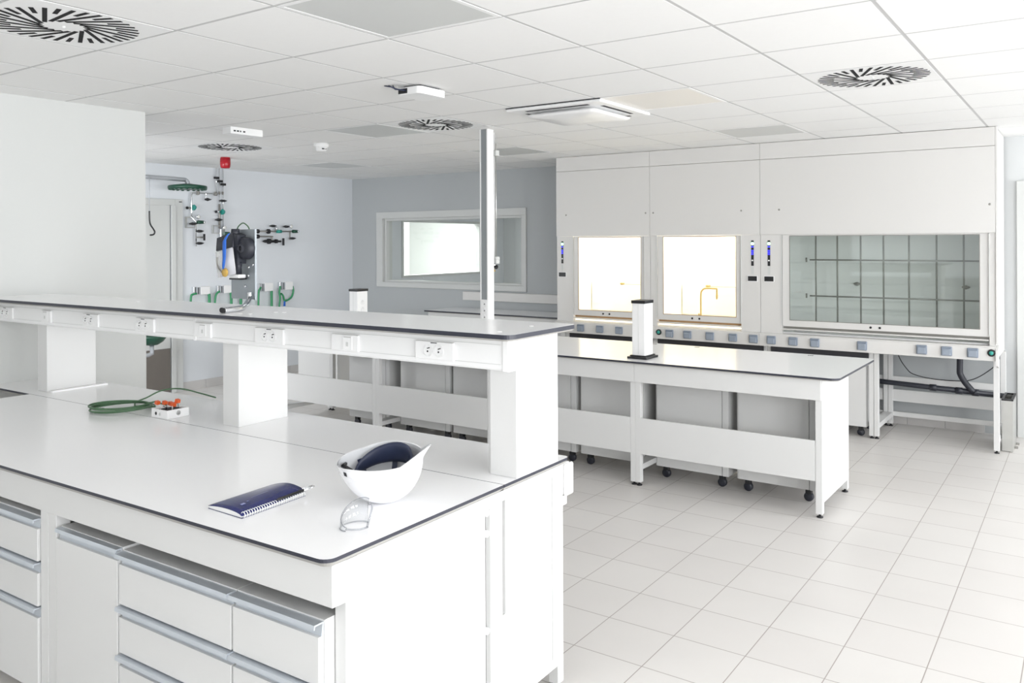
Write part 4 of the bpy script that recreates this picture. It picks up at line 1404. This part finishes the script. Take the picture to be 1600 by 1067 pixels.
t = thing('gas_line', 'horizontal gas line with green regulator right of the grey metal plate', 'gas line', (WX, 6.7, 1.74))
MB().tube([P_(6.36, 1.772, .04), P_(7.0, 1.774, .04)], .008, n=8).build('pipe', 'rod', t)
MB().tube(smooth([P_(6.36, 1.709, .04), P_(6.66, 1.709, .04), P_(6.672, 1.70, .04), P_(6.672, 1.655, .04)], 4), .009, n=8).build('pipe', 'rod', t)
for z in (1.772, 1.709):
    MB().tube([P_(6.45, z, .04), P_(6.475, z, .04)], .026, n=10).build('flange', 'black', t)
MB().tube([P_(6.60, 1.772, .05), P_(6.625, 1.772, .05)], .030, n=10).build('coupling', 'black', t)
MB().tube([P_(6.735, 1.772, .055), P_(6.80, 1.772, .055)], [.020, .022], n=10).build('teal_knob', 'teal', t)
MB().tube([P_(6.735, 1.785, .05), P_(6.735, 1.83, .05)], .020, n=10).build('silver_cap', 'chrome', t)
valve(t, 6.655, 1.837)
valve(t, 6.86, 1.832)
gauge(t, 6.945, 1.835)
knob(t, 7.005, 1.774)
MB().tube([P_(6.95, 1.77, .04), P_(6.95, 1.67, .04)], .008, n=8).build('pipe', 'rod', t)
valve(t, 6.955, 1.687)
MB().tube([P_(6.53, 1.652, .05), P_(6.56, 1.652, .05), P_(6.80, 1.650, .05)], [.006, .019, .012], n=10).build('lower_valve', 'black', t)
for y, r in ((6.62, .034), (6.73, .026)):
    MB().tube([P_(y - .014, 1.652, .05), P_(y + .014, 1.652, .05)], r, n=10).build('collar', 'black', t)
MB().tube([P_(6.84, 1.69, .05), P_(6.84, 1.60, .05)], .014, n=8).build('hand_wheel', 'black', t)


def wallbox(y0, y1, z0, z1, label, hoses, foam=True):
    t = thing('wall_connector', label, 'connector box', (WX, (y0 + y1) / 2, z0), 'connector boxes with green hoses on the left wall')
    w = y1 - y0
    B(WX, WX + .06, y0 + .48 * w, y1, z0, z1).build('white_cover', 'plastic', t, 0.004)
    B(WX, WX + .055, y0 + .26 * w, y0 + .475 * w, z0 + .005, z1 - .005).build('grey_block', 'pipe', t, 0.003)
    B(WX, WX + .05, y0 + .12 * w, y0 + .24 * w, z0 + .01, z1).build('metal_fitting', 'chrome', t, 0.003)
    B(WX + .0551, WX + .058, y0 + .33 * w, y0 + .36 * w, z0 + .01, z1 - .01).build('slot', 'dark', t)
    for P in hoses:
        MB().tube(smooth(P, 5), .012 if len(P) > 3 else .016, n=8).build('hose', 'hose', t)


wallbox(5.560, 5.790, 1.055, 1.145, 'connector box with green hoses on the left wall, nearest the door',
        [[P_(5.62, 1.07), P_(5.58, 1.065), P_(5.552, 1.04), P_(5.545, .90), P_(5.545, .70)], [P_(5.78, 1.06), P_(5.785, .98), P_(5.785, .65)]])
wallbox(5.870, 6.090, 1.055, 1.145, 'connector box with green hoses on the left wall, second from the door',
        [[P_(5.92, 1.08), P_(5.88, 1.055), P_(5.862, 1.00), P_(5.855, .90), P_(5.85, .70)], [P_(6.07, 1.06), P_(6.077, .98), P_(6.077, .65)], [P_(6.21, 1.0), P_(6.21, .88), P_(6.21, .65)]])
wallbox(6.440, 6.675, 1.047, 1.147, 'connector box with green hose on the left wall, just right of the metal plate',
        [[P_(6.50, 1.10), P_(6.47, 1.06), P_(6.462, .98), P_(6.460, .85), P_(6.46, .65)], [P_(6.655, 1.05), P_(6.656, .95), P_(6.656, .65)]])
wallbox(6.755, 6.980, 1.050, 1.150, 'connector box on the left wall, farthest right, with a looped green hose',
        [[P_(6.79, 1.10), P_(6.775, 1.03), P_(6.785, .95), P_(6.772, .85), P_(6.772, .65)], [P_(6.98, 1.09), P_(6.992, 1.03), P_(6.965, .96), P_(6.91, .925), P_(6.855, .918), P_(6.83, .98), P_(6.80, 1.01)]])
last = [o for o in COL.objects if o.name.startswith('wall_connector') and not o.parent][-1]
MB().tube([P_(6.855, .915, .05), P_(6.85, .85, .05)], [.010, .014], n=8).build('blue_end', 'blue', last)

t = thing('emergency_shower', 'emergency shower with dark green head, grey pipe and green eyewash bowl by the door', 'emergency shower', (-7.9, 4.6, 0))
SX = -7.9
MB().tube(smooth([(SX, 4.45, 0.02), (SX, 4.45, 2.20), (SX, 4.45, 2.27), (SX, 4.50, 2.312), (SX, 4.60, 2.312), (SX, 5.24, 2.306), (SX, 5.295, 2.300), (SX, 5.318, 2.280), (SX, 5.318, 2.255)], 5), .022, n=12).build('pipe', 'pipe', t)
h = MB().lathe([(.03, .035), (.06, .030), (.19, .012), (.198, .004), (.198, -.020), (.19, -.026), (.0005, -.018)], (SX, 5.318, 2.232), n=32)
for k in range(20):
    a = 2 * PI * k / 20
    h.lathe([(.016, .0), (.014, -.010), (.0005, -.011)], (SX + .178 * math.cos(a), 5.318 + .178 * math.sin(a), 2.208), n=8)
h.build('shower_head', 'green', t)
MB().tube(smooth([(SX + .03, 4.86, 1.96), (SX + .03, 4.865, 1.84), (SX + .03, 4.905, 1.775), (SX + .03, 4.918, 1.748), (SX + .03, 4.905, 1.722), (SX + .03, 4.866, 1.716)], 5), .008, n=8).build('pull_handle', 'black', t)
MB().tube([(SX + .03, 4.86, 1.96), (SX + .03, 4.86, 2.31)], .004, n=6).build('pull_rod', 'pipe', t)
MB().lathe([(.0005, .0), (.06, .008), (.11, .04), (.145, .085), (.150, .10), (.143, .10), (.10, .05), (.0005, .015)], (SX, 4.90, .585), n=28).build('eyewash_bowl', 'green', t)
MB().tube([(SX, 4.90, .588), (SX, 4.90, .505), (SX, 4.86, .49), (SX, 4.45, .49)], .022, n=10).build('bowl_arm', 'pipe', t)
MB().lathe([(.09, 0), (.09, .012), (.03, .02), (.0005, .02)], (SX, 4.45, 0), n=20).build('floor_flange', 'pipe', t)
bpy.context.view_layer.update()
